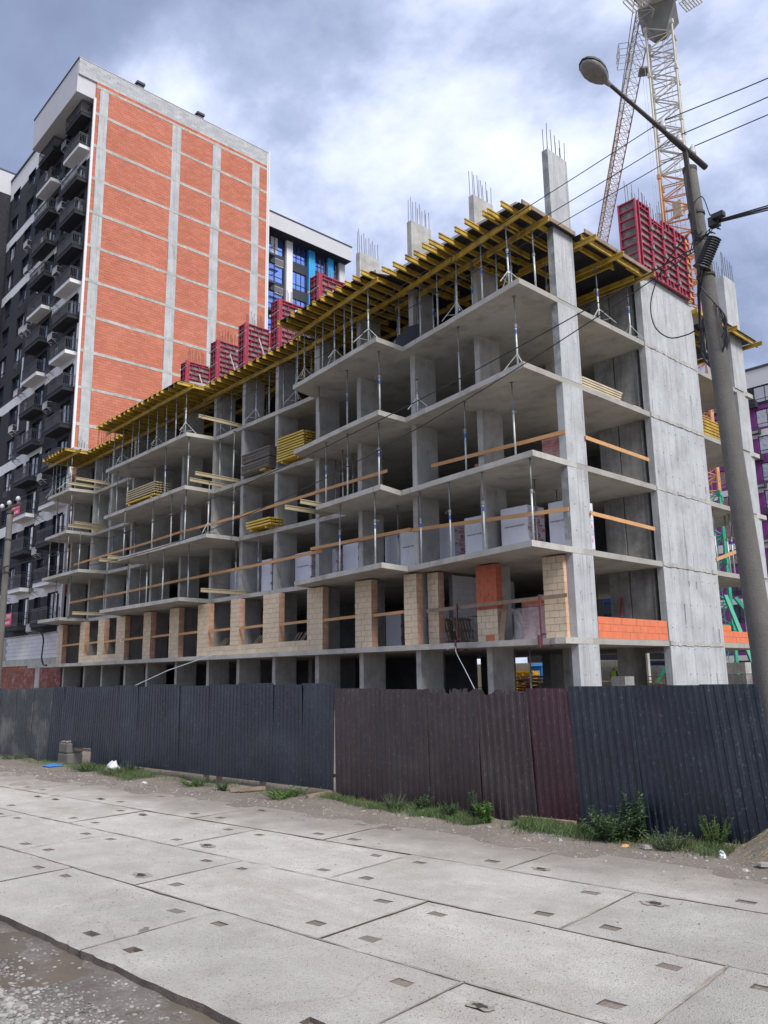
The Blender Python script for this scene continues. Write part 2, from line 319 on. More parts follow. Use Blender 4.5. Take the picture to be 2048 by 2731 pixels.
m_corange = mat('crane_orange', (0.55, 0.26, 0.11), 0.55, 0.2, 0.8, 0.1, 20, stain=(0.5, 0.35, 0.22), stain_amt=0.6, stain_scale=2)
m_cpale = mat('crane_faded_orange', (0.45, 0.27, 0.16), 0.6, 0.2, 0.8, 0.1, 20, stain=(0.5, 0.45, 0.4), stain_amt=0.6, stain_scale=2)
m_cgreen = mat('crane_green', (0.03, 0.3, 0.19), 0.55, 0.15, 0.8, 0.1, 20)
m_cgrey = mat('crane_grey', (0.2, 0.21, 0.2), 0.6, 0.2, 2, 0.1, 20)
m_wrap = mat('white_wrap_film', (0.62, 0.64, 0.72), 0.35, 0.08, 2.5, 0.25, 8)
m_print = mat('red_print', (0.6, 0.04, 0.06), 0.6, 0.1, 5, 0); m_prblk = mat('black_print', (0.06, 0.06, 0.09), 0.6, 0.1, 5, 0)
m_pink = mat('brick_under_film', (0.33, 0.12, 0.11), 0.3, 0.25, 3, 0.3, 12, stain=(0.5, 0.3, 0.3), stain_amt=0.6, stain_scale=4)
m_leaf = mat('leaf', (0.05, 0.105, 0.035), 0.6, 0.3, 6, 0.1, 20, island=0.45); m_leaf2 = mat('bright_leaf', (0.09, 0.2, 0.03), 0.6, 0.3, 6, 0.1, 20, island=0.4)
m_leaf3 = mat('greyish_leaf', (0.06, 0.11, 0.06), 0.7, 0.3, 6, 0.1, 20, island=0.4)
m_stem = mat('stem', (0.08, 0.1, 0.04), 0.7, 0.2, 6, 0); m_straw = mat('dry_straw', (0.35, 0.27, 0.14), 0.8, 0.2, 6, 0, island=0.3)
m_skin = mat('skin', (0.4, 0.24, 0.17), 0.6, 0.1, 5, 0); m_hivis = mat('hi_vis_vest', (0.45, 0.75, 0.05), 0.6, 0.1, 5, 0); m_cloth = mat('dark_work_clothes', (0.02, 0.022, 0.03), 0.8, 0.1, 5, 0)
m_skipy = mat('yellow_skip_paint', (0.65, 0.36, 0.02), 0.55, 0.15, 2, 0.1); m_toil = mat('blue_plastic', (0.02, 0.16, 0.45), 0.4, 0.1, 2, 0)
m_banner = mat('pink_red_banner', (0.62, 0.06, 0.12), 0.7, 0.1, 3, 0.1); m_bag = mat('white_bag', (0.65, 0.66, 0.68), 0.5, 0.1, 5, 0.3, 20)
m_film = mat('blue_scrap_film', (0.05, 0.2, 0.5), 0.4, 0.1, 5, 0.2)
m_cream = mat('cream_sheet_cladding', (0.48, 0.44, 0.34), 0.7, 0.1, 1, 0)
# ================================================================== GROUND, ROAD
def ye(x): return -19.66 + 0.0775 * (x - 6.4)
def yB(x): return -18.37 + 0.096 * (x - 4.78)
def yA(x): return -17.34 + 0.1047 * (x - 0.25)
def yC(x): return -16.01 + 0.1204 * (x + 0.63)
def yD(x): return yC(x) + 1.45
def hsh(x, y, s=1.0):
    return (math.sin(x*1.7*s+y*2.3*s)+math.sin(x*3.9*s-y*1.1*s+1.3)*0.6+math.sin(x*0.7*s+y*5.1*s+2.1)*0.45+math.sin(-x*7.3*s+y*6.2*s)*0.3)/2.35
def sm(t): t = max(0, min(1, t)); return t*t*(3-2*t)
ZR = -0.36
def gz(x, y):
    e = ye(x); n = hsh(x, y)*0.018 + hsh(x*3.1+5, y*2.7)*0.012
    if y < e + 0.1: z = -0.425 + 0.012*sm((e-0.4-y)/0.5) + n*.9
    elif y < e + 0.5: z = -0.425 + 0.048*sm((y-e-0.1)/0.4)
    elif y < yC(x) + 0.55: z = -0.368+n*.15
    else:
        a = sm((y - yC(x) - 0.85) / 0.7)
        z = -0.368 + n*.15 + a*(0.012 + n*0.7)
    if y > yC(x)+1.2:
        z += 0.05*sm((y-yD(x))/0.9) * (hsh(x*1.3, y)*0.8) - 0.06*sm((y-yD(x)-0.2)/1.0)*(1 if x < 2.6 else 0.2)
    dm = math.hypot(x-11.35, (y+11.75)*0.9)
    z += 0.78*sm(1-dm/1.25)*(1+0.1*hsh(x*5, y*5))
    z += 0.92*sm((y+10.6)/4.5)
    return z
def axis(fine0, fine1, st, far, mid0, mid1, mst):
    a = []; x = mid0
    v = fine0
    while v < fine1: a.append(v); v += st
    b = fine0
    while b > mid0: b -= mst; a.append(b)
    b = fine1
    while b < mid1: a.append(b); b += mst
    a += [mid0-20, mid0-60, mid0-200, mid0-far, mid1+20, mid1+60, mid1+200, mid1+far]
    return sorted(set(round(q, 3) for q in a))
gx = axis(-14.0, 14.2, 0.13, 900, -70, 30, 1.2); gy = axis(-21.6, -10.2, 0.11, 900, -32, 50, 1.2)
g = MB()
g.v = [(x, y, gz(x, y)) for y in gy for x in gx]; nx = len(gx)
for j in range(len(gy)-1):
    for i in range(nx-1): g.f.append((j*nx+i, j*nx+i+1, (j+1)*nx+i+1, (j+1)*nx+i)); g.m.append(1 if gy[j] < ye(gx[i])+.1 else 0)
struct('ground', g, [m_dirt, m_wetmud], smooth=True)
w = MB(); 
pw = [(6.9, ye(6.9)+0.02), (9.9, ye(9.9)+0.02), (10.9, ye(10.9)+0.02), (11.3, -20.1), (9.9, -20.15), (8.6, -20.2), (7.3, -20.25), (6.7, -19.95)]
w.v = [(x, y, -0.4255) for x, y in pw]; w.f = [tuple(reversed(range(len(pw))))]; w.m = [0]
o = struct('puddle', w, m_water)
road = bpy.data.objects.new('road', None); COL.objects.link(road); road['kind'] = 'structure'; WL['road'] = Vector((0,0,0))
PITS = []
def road_slab(fa, fb, xa0, xb0, xa1, xb1, skew):
    """one precast slab with its four lifting pockets: rows fa (near) .. fb (far)"""
    mb = MB(); L = xa1 - xa0
    ss = sorted([0, .008, .085+U(-.008,.008), .145, .25, .4, .5, .6, .75, .855, .915+U(-.008,.008), .992, 1] + [.06, .18, .33, .67, .82, .94])
    ts = [0, .015, .08, .155, .22+U(0,.02), .35, .5, .65, .775, .845, .92, .985, 1]
    dz = U(-.003, .003); tz = U(-.003, .003)
    hs = [(.085, .145), (.855, .915)]; ht = [(.155, .22), (.775, .845)]
    def XY(s, t):
        xa = xa0 + (xa1-xa0)*s; xb = xb0 + (xb1-xb0)*s
        ga = 0.008; ya_, yb_ = fa(xa) + ga, fb(xb) - ga
        return xa + (xb-xa)*t, ya_ + (yb_-ya_)*t
    nS, nT = len(ss), len(ts); idx = {}
    for j, t in enumerate(ts):
        for i, s in enumerate(ss):
            x, y = XY(s, t)
            edge = i in (0, nS-1) or j in (0, nT-1)
            z = ZR + dz + tz*(s-.5) + hsh(x*0.8, y)*0.004
            if edge and j == 0 and fa is ye: y += random.choice((0, 0, 0, 0, .014)); z -= U(0, .006)
            if edge: x += U(-.008, .008) + 0; y += U(-.014, .014); z -= 0.003
            else: x += U(-.014, .014); y += U(-.010, .010)
            idx[i, j] = len(mb.v); mb.v.append((x, y, z))
    def inh(i, j):
        sc = (ss[i]+ss[i+1])/2; tcn = (ts[j]+ts[j+1])/2
        return any(a < sc < b for a, b in hs) and any(a-.001 < tcn < b+.02 for a, b in ht)
    for j in range(nT-1):
        for i in range(nS-1):
            q = (idx[i, j], idx[i+1, j], idx[i+1, j+1], idx[i, j+1])
            if not inh(i, j): mb.f.append(q); mb.m.append(0)
            else:
                b = len(mb.v); dp = U(.02, .06)
                cx_ = sum(mb.v[k][0] for k in q)/4; cy_ = sum(mb.v[k][1] for k in q)/4
                if R() < .2: PITS.append((cx_+U(-.03,.03), cy_, U(.7,1.15)))
                for k in q:
                    x, y, z = mb.v[k]; mb.v.append((cx_+(x-cx_)*U(.55,.95), cy_+(y-cy_)*U(.5,.95), z-dp*U(.8,1.1)))
                for k in range(4): mb.f.append((q[k], q[(k+1) % 4], b+(k+1) % 4, b+k)); mb.m.append(1)
                mb.f.append((b, b+1, b+2, b+3)); mb.m.append(2)
    ring = [idx[i, 0] for i in range(nS)] + [idx[nS-1, j] for j in range(1, nT)] + [idx[i, nT-1] for i in range(nS-2, -1, -1)] + [idx[0, j] for j in range(nT-2, 0, -1)]
    b = len(mb.v)
    for k in ring: x, y, z = mb.v[k]; mb.v.append((x+U(-.012,.012), y+U(-.012,.012), ZR-0.165))
    for k in range(len(ring)):
        k2 = (k+1) % len(ring); mb.f.append((ring[k2], ring[k], b+k, b+k2)); mb.m.append(1)
    part('road_slab', mb, [m_road, m_roads, m_mud], road, loc=(mb.v[0][0], mb.v[0][1], ZR))
for (fa, fb, x0, dxt) in ((ye, yB, 8.02, -0.16), (yB, yA, 6.30, -0.15), (yA, yC, 7.62, -0.17), (yC, yD, 5.85, -0.15)):
    for k in range(-9, 3):
        a = x0 + 2.93*k
        road_slab(fa, fb, a+.006, a+dxt+.006, a+2.93-.006, a+2.93+dxt-.006, 0)
jd_ = MB()
def joint_dirt(pf, a, b, n, w0):
    """wobbling strip of mud along a joint, fading out in places"""
    L_, R_2 = [], []
    ph = U(0, 9)
    for k in range(n+1):
        s = a+(b-a)*k/n; x, y, nx_, ny_ = pf(s); q = w0*max(0.0, .75+.8*hsh(s*1.9+ph, ph)+.35*hsh(s*7+ph, 2))
        o = .006*hsh(s*4, ph); L_.append((x+nx_*(q*U(.7,1.1)+o), y+ny_*(q*U(.7,1.1)+o))); R_2.append((x-nx_*(q*U(.7,1.1)-o), y-ny_*(q*U(.7,1.1)-o)))
    b_ = len(jd_.v)
    for l, r in zip(L_, R_2): jd_.v += [(*l, ZR+.0055), (*r, ZR+.0055)]
    for k in range(n): jd_.f.append((b_+2*k, b_+2*k+1, b_+2*k+3, b_+2*k+2)); jd_.m.append(0)
for fn in (yB, yA, yC): joint_dirt(lambda s, fn=fn: (s, fn(s), 0, 1), -14, 13.5, 560, .016)
for (fa, fb_, x0, dxt) in ((ye, yB, 8.02, -0.16), (yB, yA, 6.30, -0.15), (yA, yC, 7.62, -0.17), (yC, yD, 5.85, -0.15)):
    for k in range(-7, 3):
        xx = x0+2.93*k; joint_dirt(lambda s, xx=xx, fa=fa, fb_=fb_, dxt=dxt: (xx+dxt*s, fa(xx)+(fb_(xx+dxt)-fa(xx))*s, 1, .1), 0, 1, 34, .016)
o = part('joint_mud', jd_, m_mud, None); tag(o, 'brown mud packed into the joints between the concrete road slabs', 'mud'); o['kind'] = 'stuff'
pt_ = MB()
for hx, hy, hs_ in PITS:
    b_ = len(pt_.v); n_ = 15
    for lv, (sc, m__) in enumerate(((1.0, 0), (.62, 1))):
        b_ = len(pt_.v); rr_ = [U(.6, 1.25) for _ in range(n_)]
        for k in range(n_): a = 6.283*k/n_; pt_.v.append((hx+math.cos(a)*.15*hs_*sc*rr_[k], hy+math.sin(a)*.085*hs_*sc*rr_[k], ZR+.0065+.002*lv))
        pt_.f.append(tuple(b_+k for k in range(n_))); pt_.m.append(m__)
o = part('broken_pocket', pt_, [m_mud, m_pit], None); tag(o, 'dark broken-out pits round the lifting pockets of the road slabs', 'pits'); o['kind'] = 'stuff'
# gravel, small verge stones
def stone(mb, x, y, z, r):
    n = 5; b = len(mb.v); ph = U(0, 6.3); sx, sy, sz = U(.7, 1.3), U(.7, 1.3), U(.35, .7)
    mb.v.append((x, y, z - r*sz*.6))
    for lv, rr in ((-.1, 1), (.45, .75)):
        for k in range(n):
            t = ph+2*math.pi*k/n; q = U(.8, 1.15)*rr; mb.v.append((x+math.cos(t)*r*sx*q, y+math.sin(t)*r*sy*q, z+r*sz*lv*1.4))
    mb.v.append((x, y, z+r*sz*.95))
    for k in range(n):
        k2 = (k+1) % n
        mb.f += [(b, b+1+k2, b+1+k), (b+1+k, b+1+k2, b+1+n+k2, b+1+n+k), (b+1+n+k, b+1+n+k2, b+1+2*n)]; mb.m += [0]*3
g = MB()
for _ in range(30000):
    x = U(4.5, 11.8); y = ye(x) - 0.42 - abs(random.gauss(0.7, 0.6))
    if y < -22.0: continue
    if (hsh(x*1.2, y*1.4) < -0.1 or y > ye(x)-.75) and R() < .82: continue
    stone(g, x, y, gz(x, y)+0.004, min(.045, random.lognormvariate(-4.4, .5)))
for _ in range(700):
    x = U(4.5, 11.5); y = ye(x) - U(.05, .9); stone(g, x, y, gz(x, y), U(.006, .018))
o = part('gravel', g, m_stone, None); tag(o, 'loose grey gravel lying beside the muddy puddle in the near corner', 'gravel'); o['kind'] = 'stuff'
g = MB()
for _ in range(4200):
    x = U(-9, 12.5); y = yD(x) + random.gauss(0.25, .55)
    stone(g, x, y, gz(x, y)+.002, min(.05, random.lognormvariate(-4.6, .5)))
for _ in range(500):
    x = U(0, 13); y = U(ye(x)+.1, yC(x)+.8); stone(g, x, y, ZR+.002, U(.004, .011))
o = part('verge_rubble', g, m_stone, None); tag(o, 'small stones and rubble strewn along the dirt verge by the sheet fence', 'rubble'); o['kind'] = 'stuff'

# ================================================================== CONCRETE FRAME BUILDING
fb = thing('unfinished_building', 'unfinished grey concrete frame building of open slabs and columns behind the sheet fence', 'building', (0, 0, 0.3))
CX = [-0.271, -3.93, -6.94, -10.34, -13.47, -16.89, -20.08, -23.06, -26.6, -30.36, -33.41, -36.92, -39.81, -43.47]
CY = [0, .03, -.54, -.49, -.37, -.28, -.22, -.18, -.13, -.03, .01, .08, .1, .12]
def jag(pts, st=0.45, a=0.014):
    out = []
    for i, (x0, y0) in enumerate(pts[:-1]):
        x1, y1 = pts[i+1]; n = max(1, int(math.hypot(x1-x0, y1-y0)/st))
        for k in range(n):
            t = k/n; j = a if 0 < k else 0
            out.append((x0+(x1-x0)*t+U(-j, j)*.4, y0+(y1-y0)*t+U(-j, j)))
    out.append(pts[-1]); return out
FR = {15: [(0,-2.17),(-6.77,-1.1),(-6.73,-2.6),(-13.25,-1.87),(-13.55,-.36),(-22.54,-.32),(-22.75,-2.02),(-33.2,-1.92),(-33.55,.02),(-39.25,.03),(-39.5,-1.78),(-43.5,-1.76)],
 12: [(0,-2.16),(-6.78,-1.02),(-6.75,-2.52),(-13.45,-1.65),(-13.6,-.36),(-22.6,-.32),(-22.6,-2.1),(-33.3,-1.85),(-33.6,.03),(-39.4,.06),(-39.4,-1.84),(-43.6,-1.72)],
 9: [(0.02,-1.95),(-6.95,-1.2),(-6.65,-2.55),(-11.25,-2.05),(-11.35,-.3),(-19.9,-.36),(-19.95,-2.25),(-30.4,-2.08),(-31.0,-.02),(-36.4,-.05),(-36.6,-1.95),(-43.0,-1.95)],
 6: [(0.02,-2.24),(-6.85,-1.0),(-6.6,-2.6),(-13.4,-1.6),(-13.7,-.4),(-22.6,-.3),(-22.35,-2.3),(-32.1,-2.3),(-33.8,-.1),(-39.2,-.08),(-38.8,-2.15),(-42.7,-2.15)],
 3: [(0.02,-.72),(-.35,-.78),(-.7,-.55),(-7.3,-.95),(-21.5,-1.15),(-37,-1.05),(-43.7,-.95)]}
for z, fr in FR.items():
    right = [(0.0, 15.9), (0.0, 15.6), (0.0, 12.9), (0.0, 10.47), (0.0, 10.42), (0, 5.99), (0.0, 1.2)]
    if z in (9, 12, 15): right = [(0.12, 15.95), (0.12, 15.3), (0.0, 15.1), (0.0, 12.9), (0.0, 10.5), (0, 5.9), (0.0, 1.2)]
    poly = jag(right + [fr[0]], 0.5, 0.012)[:-1] + jag(fr, 0.45, 0.014) + [(-43.9 if z != 3 else -44.2, 0.2), (-43.9, 15.9)]
    mb = MB(); mb.prism([(x, y) for x, y in reversed(poly)], z-.2, z)
    part('floor_slab', mb, m_slab, fb)
# roof deck slab lying in the formwork
fr6 = [(-.1,-1.95),(-6.6,-1.85),(-6.85,-2.45),(-13.1,-2.1),(-13.6,-.55),(-22.6,-.5),(-22.9,-1.85),(-33.1,-1.85),(-33.4,-.1),(-39.3,-.1),(-39.6,-1.6),(-43.4,-1.6)]
poly = jag([(-.02, 15.8), (-.02, 1.2), (-.1, -1.95)], 0.6, .01)[:-1] + jag(fr6, .5, .012) + [(-43.9, .2), (-43.9, 15.8)]
mb = MB(); mb.prism(list(reversed(poly)), 17.83, 18.0); part('floor_slab', mb, m_slab, fb)
# columns, storey by storey
def rebars(col, x0, x1, y0, y1, z0, hmax, n=5):
    me = None
    for k in range(n):
        for s in (0, 1):
            y = y0+.06+(y1-y0-.12)*k/(n-1)+U(-.02, .02); x = (x0+.04) if s == 0 else (x1-.04)
            h = hmax*(1-.28*(k/(n-1)))*U(.88, 1.04)
            mb = MB(); mb.tube([(x, y, z0-.05), (x+U(-.03,.03), y+U(-.03,.03), z0+h)], .015, 4)
            part('rebar', mb, m_rebar, col)
Z0 = [(.3, 2.8), (3, 5.8), (6, 8.8), (9, 11.8), (12, 14.8), (15, 17.83)]
for i, (x, y) in enumerate(zip(CX, CY)):
    w_ = .26; d = 1.22
    top_h = i < 4
    for a, b in Z0:
        jx, jy = U(-.012, .012), U(-.012, .012)
        if i == 0: jx = 0.006*(1 if a > 7 else -1); jy = U(-.006, .006)
        x1 = x+w_+jx if i else .004+jx
        mb = MB(); mb.box(x+jx, x1, y+jy, y+d+jy, a-.01, b+.01)
        part('column', mb, m_wall if i == 0 else m_conc, fb)
    if top_h:
        mb = MB(); mb.box(x, x+w_, y, y+d, 17.8, 20.88 + (0.08 if i == 0 else 0))
        c = part('column', mb, m_wall if i == 0 else m_conc, fb); rebars(c, x, x+w_, y, y+d, 20.9, 1.15, 5)
    elif i > 8:
        mb = MB(); mb.box(x+.02, x+w_-.02, y+.05, y+d-.05, 17.99, 18.05); c = part('column', mb, m_conc, fb); rebars(c, x, x+w_, y, y+d, 18.0, 1.9, 6)
    elif i > 3: pass
# second and third rows of columns
for x, y in [(-3.79,4.5),(-10.04,11.6),(-6.2,12.7),(-2.5,12.6),(-7.6,4.8),(-12,5),(-16.5,5),(-21,5),(-26,5),(-31,5),(-36,5),(-41,5),(-14.5,12),(-20,12)]:
    for a, b in Z0[:(2 if y > 7 else 6)]:
        mb = MB(); mb.box(x, x+.5 if y > 7 else x+.3, y, y+1.15, a-.01, b+.01); part('column', mb, m_conc, fb)
mb = MB(); mb.box(-2.45, -1.9, 6.3, 7.5, .3, 2.81); part('column', mb, m_conc, fb)
# core walls, one lift per storey, at the +X front
for k, (a, b) in enumerate(Z0):
    mb = MB(); j = U(-.01, .01)
    mb.box(-.25, .03+j, 5.96+U(-.01,.01), 10.46+U(-.01,.01), a-(.2 if k else 0)+.03, b+.02); part('core_wall', mb, m_wall, fb)
    if k:
        for q, (xa, xb) in enumerate(((-2.4, -1.52), (-1.47, -.42))):
            mb = MB(); mb.box(xa, xb, 6.02+.02*q, 6.3, a, b); part('wall_panel', mb, m_dwall, fb)
        mb = MB(); mb.box(-.47, -.44, 5.99, 6.02, a, b); part('wall_joint_strip', mb, m_galvd, fb)
for a, b in Z0[1:]:        # ragged concrete seam bands along the slab line of the core
    mb = MB()
    for k in range(22):
        y0 = 5.97+k*.2; mb.box(.025, .04+U(0, .022), y0, y0+.205, a-.17+U(-.02,.02), a-.02+U(-.02,.03))
    part('pour_seam', mb, m_conc, fb)
mb = MB()
for a, b in Z0:
    for yy in [6.2+.56*k for k in range(8)]:
        for zz in (.55, 1.45, 2.4):
            if R() < .8: y_, z_ = yy+U(-.05,.05), a+zz+U(-.05,.05); mb.tube([(.03, y_, z_), (.046, y_, z_)], U(.012,.022), 6)
            if R() < .1: h_ = U(.1, .9); w_ = U(.004,.008); mb.box(.03, .0445, y_-w_, y_+w_, z_-h_, z_)
    for zz in (.6, 1.5, 2.4):
        for yy in (.3, .95): mb.tube([(.0, yy, a+zz), (.022, yy, a+zz)], .014, 6)
part('tie_holes', mb, m_dwall, fb, kind='stuff')
mb = MB(); mb.box(-.25, .03, 5.96, 9.85, 17.8, 18.05); part('core_wall', mb, m_wall, fb)
# end column of the right-hand front
for a, b in Z0:
    mb = MB(); mb.box(-.75, .02, 14.9, 15.5, a, b+.01) if a < 1 else mb.box(-.7, .03+U(-.01,.01), 14.2 if a > 13 else 14.35, 15.52, a, b+.02)
    part('column', mb, m_wall, fb)
mb = MB(); mb.box(-.6, .03, 14.2, 15.5, 17.8, 20.8); c = part('column', mb, m_wall, fb); rebars(c, -.6, .03, 14.2, 15.5, 20.8, 1.4, 6)
# inner walls put in to keep the floors dark, deep shade in their colour
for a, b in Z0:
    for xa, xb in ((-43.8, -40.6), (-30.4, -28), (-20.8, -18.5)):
        mb = MB(); mb.box(xa, xb, 6.3, 6.5, a-.02, b+.02); part('inner_wall', mb, m_shadewall, fb)
    mb = MB(); mb.box(-43.8, -8 if a > 1 else -12.5, 9.2, 9.4, a-.02, b+.02); part('inner_wall', mb, m_shadewall, fb)
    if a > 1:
        mb = MB(); mb.box(-8, -2.9 if a > 4 else -5.2, 9.3, 9.5, a-.02, b+.02); part('inner_wall', mb, m_shadewall, fb)
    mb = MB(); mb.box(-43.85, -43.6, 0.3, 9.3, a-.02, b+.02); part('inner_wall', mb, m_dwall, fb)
# ---------------- masonry
def unit_brick(L, H, T, mats, side=False):
    mb = MB(); mb.box(-L/2+.007, L/2-.007, 0, T, .008, H-.007); 
    me = mb.mesh('brick', mats)
    if side:
        for p in me.polygons:
            if abs(p.normal.x) > .5: p.material_index = 1
    return me
BL, BH, BT = .38, .2333, .33
brick_cache = {}
def brick_mesh(L, H, T, key, mats):
    k = (round(L, 2), round(H, 3), T, key)
    if k not in brick_cache: brick_cache[k] = unit_brick(round(L, 2), H, T, mats, len(mats) > 1)
    return brick_cache[k]
budget = [280]
def pier(x0, x1, y, z0, z1, key='beige', matfn=None, T=BT, name='brick_pier', rows=None):
    L = x1-x0; H = BH; n = int(round((z1-z0)/H)); H = (z1-z0)/n
    core = MB(); core.box(x0+.012, x1-.012, y+.015, y+T-.01, z0, z1)
    p = part(name, core, m_mortar, fb, loc=(x0, y, z0))
    far = x0 < -24; st = MB()
    for r in range(n):
        xs = [x0]; off = (BL/2 if r % 2 else 0)
        xx = x0 + (off if off else BL)
        while xx < x1 - .1: xs.append(xx); xx += BL
        xs.append(x1)
        for a, b in zip(xs[:-1], xs[1:]):
            k = matfn(r, a) if matfn else key
            jy = U(-.006, .006)
            if far or budget[0] <= 0: st.box(a+.005, b-.005, y+jy, y+T+jy, z0+r*H+.006, z0+(r+1)*H-.006)
            else:
                budget[0] -= 1
                mats = {'beige': (m_bbrick, m_bside), 'red': (m_rbrick, m_rbrick), 'orange': (m_obrick, m_obrick)}[k]
                inst('brick', brick_mesh(b-a, H, T, k, mats), p, ((a+b)/2, y+jy, z0+r*H))
    if st.v:
        me = st.mesh('far_bricks', [m_bbrick, m_bside])
        for q in me.polygons:
            if abs(q.normal.x) > .5: q.material_index = 1
        o = part('brickwork', me, None, p, kind='stuff', loc=(0,0,0)) if False else None
        o = bpy.data.objects.new('brick_courses', me); COL.objects.link(o); o.parent = p; o.location = -wl(p); o['kind'] = 'stuff'
    return p
pier(-1.14, -.275, -.17, 3.0, 5.74)
pier(-4.0, -3.05, -.33, 3.0, 5.74, matfn=lambda r, a: 'red' if r > 4 else ('orange' if r == 0 and -3.9 < a < -3.5 else 'beige'))
pier(-6.5, -5.93, -.3, 3.0, 5.74); pier(-7.3, -6.6, -.8, 3.0, 5.72)
pier(-10.23, -9.2, -.8, 3.0, 5.74)
pier(-13.54, -12.42, -.78, 3.0, 5.74); pier(-16.99, -15.7, -.78, 3.0, 5.74); pier(-19.9, -19.1, -.76, 3.0, 5.74); pier(-23.2, -22.1, -.72, 3.0, 5.74)
pier(-22.1, -19.9, -.74, 3.0, 3.466, name='brick_sill'); pier(-19.1, -16.99, -.76, 3.0, 3.466, name='brick_sill'); pier(-15.7, -13.54, -.78, 3.0, 3.466, name='brick_sill')
for a, b in ((-26.32, -25.25), (-29.48, -28.55), (-33.73, -32.5), (-36.46, -35.5), (-39.4, -38.6), (-43.3, -42.4)):
    pier(a, b, -.72 if a > -31 else -.45, 3.0, 5.74)
pier(-35.5, -33.73, -.45, 3, 3.466, name='brick_sill'); pier(-38.6, -36.46, -.45, 3, 3.466, name='brick_sill')
def sidewall(y0, y1, z0, rows, key, steps=None, name='brick_parapet', H=.245, L=.5):
    core = MB(); core.box(-.27, -.03, y0, y1, z0, z0+rows*H); p = part(name, core, m_mortar, fb, loc=(0, y0, z0))
    for r in range(rows + (steps[1] if steps else 0)):
        ymax = y1 if r < rows else steps[0]
        ys = [y0]; yy = y0 + (L/2 if r % 2 else L)
        while yy < ymax-.08: ys.append(yy); yy += L
        ys.append(ymax)
        for a, b in zip(ys[:-1], ys[1:]):
            mb = MB(); j = U(-.005, .005); mb.box(-.28+j, -.005+j, a+.005, b-.005, z0+r*H+.006, z0+(r+1)*H-.004)
            part('brick', mb, m_obrick if r < 9 else m_obrick, p, loc=(0, a, z0+r*H))
sidewall(1.24, 5.9, 3.0, 3, 'orange'); sidewall(10.5, 14.3, 3.0, 2, 'orange', steps=(11.3, 1), L=.4)
# white aerated block partition seen through the ground-floor opening
core = MB(); core.box(-6.2, -6.03, .6, 4.5, 3, 5.7); p = part('block_partition', core, m_mortar, fb, loc=(-6.1, .6, 3))
for r in range(11):
    yy = .62 - (.3 if r % 2 else 0)
    while yy < 4.4:
        a, b = max(yy, .62), min(yy+.6, 4.45)
        if b-a > .05:
            mb = MB(); mb.box(-6.22, -6.01, a+.004, b-.004, 3+r*.245+.004, 3+(r+1)*.245-.004); part('aerated_block', mb, m_ablock, p, loc=(-6.1, a, 3+r*.245))
        yy += .6
# ---------------- guard rails of planks
def rail(p, q, label, h=.14, mat_=None, grp='timber guard rails'):
    mb = MB(); mb.beam(p, q, .035, h); return solo('guard_rail', mb, mat_ or m_wood, label, 'guard rail', grp, loc=p)
rail((-6.3,-.1,10.05), (.05,-.06,9.98), 'orange timber guard rail left of the corner column on the third storey')
rail((-13.5,-.42,10.2), (-8.4,-.55,10.2), 'orange timber guard rail at the second balcony from the corner, third storey')
rail((-19.3,-.32,10.12), (-13.4,-.42,10.18), 'orange timber guard rail above the small yellow beam stack')
rail((-25.6,-.25,10.16), (-19.2,-.34,10.1), 'orange timber guard rail crossing behind the tripod prop on the third storey')
rail((-31.2,-.12,10.12), (-25.5,-.27,10.19), 'orange timber guard rail left of the tripod prop on the third storey')
rail((-42.3,-.02,10.05), (-31.1,-.1,10.14), 'leftmost orange timber guard rail on the third storey')
rail((-7.1,-.6,7.5), (-.02,-.05,7.28), 'orange timber guard rail in front of the large wrapped block pallets near the corner')
rail((-13.5,-.62,7.55), (-7.0,-.64,7.52), 'orange timber guard rail on the second balcony, second storey')
rail((-19.2,-.32,7.35), (-12.9,-.4,7.42), 'orange timber guard rail between the second and third balcony, second storey')
rail((-25.1,-.3,7.34), (-19.1,-.34,7.37), 'orange timber guard rail over the third balcony, second storey')
rail((-35.1,-.12,7.3), (-25,-.32,7.36), 'long orange timber guard rail left of the third balcony, second storey')
rail((-42.7,-.02,7.34), (-35,-.13,7.32), 'leftmost orange timber guard rail on the second storey')
rail((-6.25,-.62,4.25), (.1,-.62,4.34), 'weathered guard rail held by two maroon posts on the ground storey', .13, m_gwood)
rail((.06,1.13,10.0), (.06,5.45,9.93), 'orange timber guard rail between corner column and core wall, third storey')
rail((.06,1.14,7.28), (.06,5.46,7.2), 'orange timber guard rail between corner column and core wall, second storey')
rail((.06,10.4,6.45), (.06,12.9,7.1), 'slanting orange plank right of the core wall on the second storey')
for a, b, y, n_ in ((-9.2,-7.3,-.72,'right of the widest dark doorway'), (-12.4,-10.2,-.72,'in the second doorway from the right pier'), (-15.7,-13.5,-.72,'in the rightmost opening above the beige sill'), (-19.1,-17,-.72,'in the middle opening above the beige sill'), (-22.1,-19.9,-.7,'in the left opening above the beige sill'),
                    (-25.2,-23.2,-.68,'in the doorway left of the beige sill'), (-28.5,-26.3,-.65,'in the second doorway left of the beige sill'), (-32.5,-29.5,-.6,'in the third doorway left of the beige sill'), (-35.5,-33.7,-.4,'in the right of the two far sill openings'), (-38.6,-36.5,-.4,'in the left of the two far sill openings'), (-42.4,-39.4,-.4,'in the leftmost ground storey doorway')):
    rail((a-.02, y, 4.27), (b+.02, y, 4.3), 'short orange plank barring the opening '+n_, .12, None, 'planks barring ground storey openings')
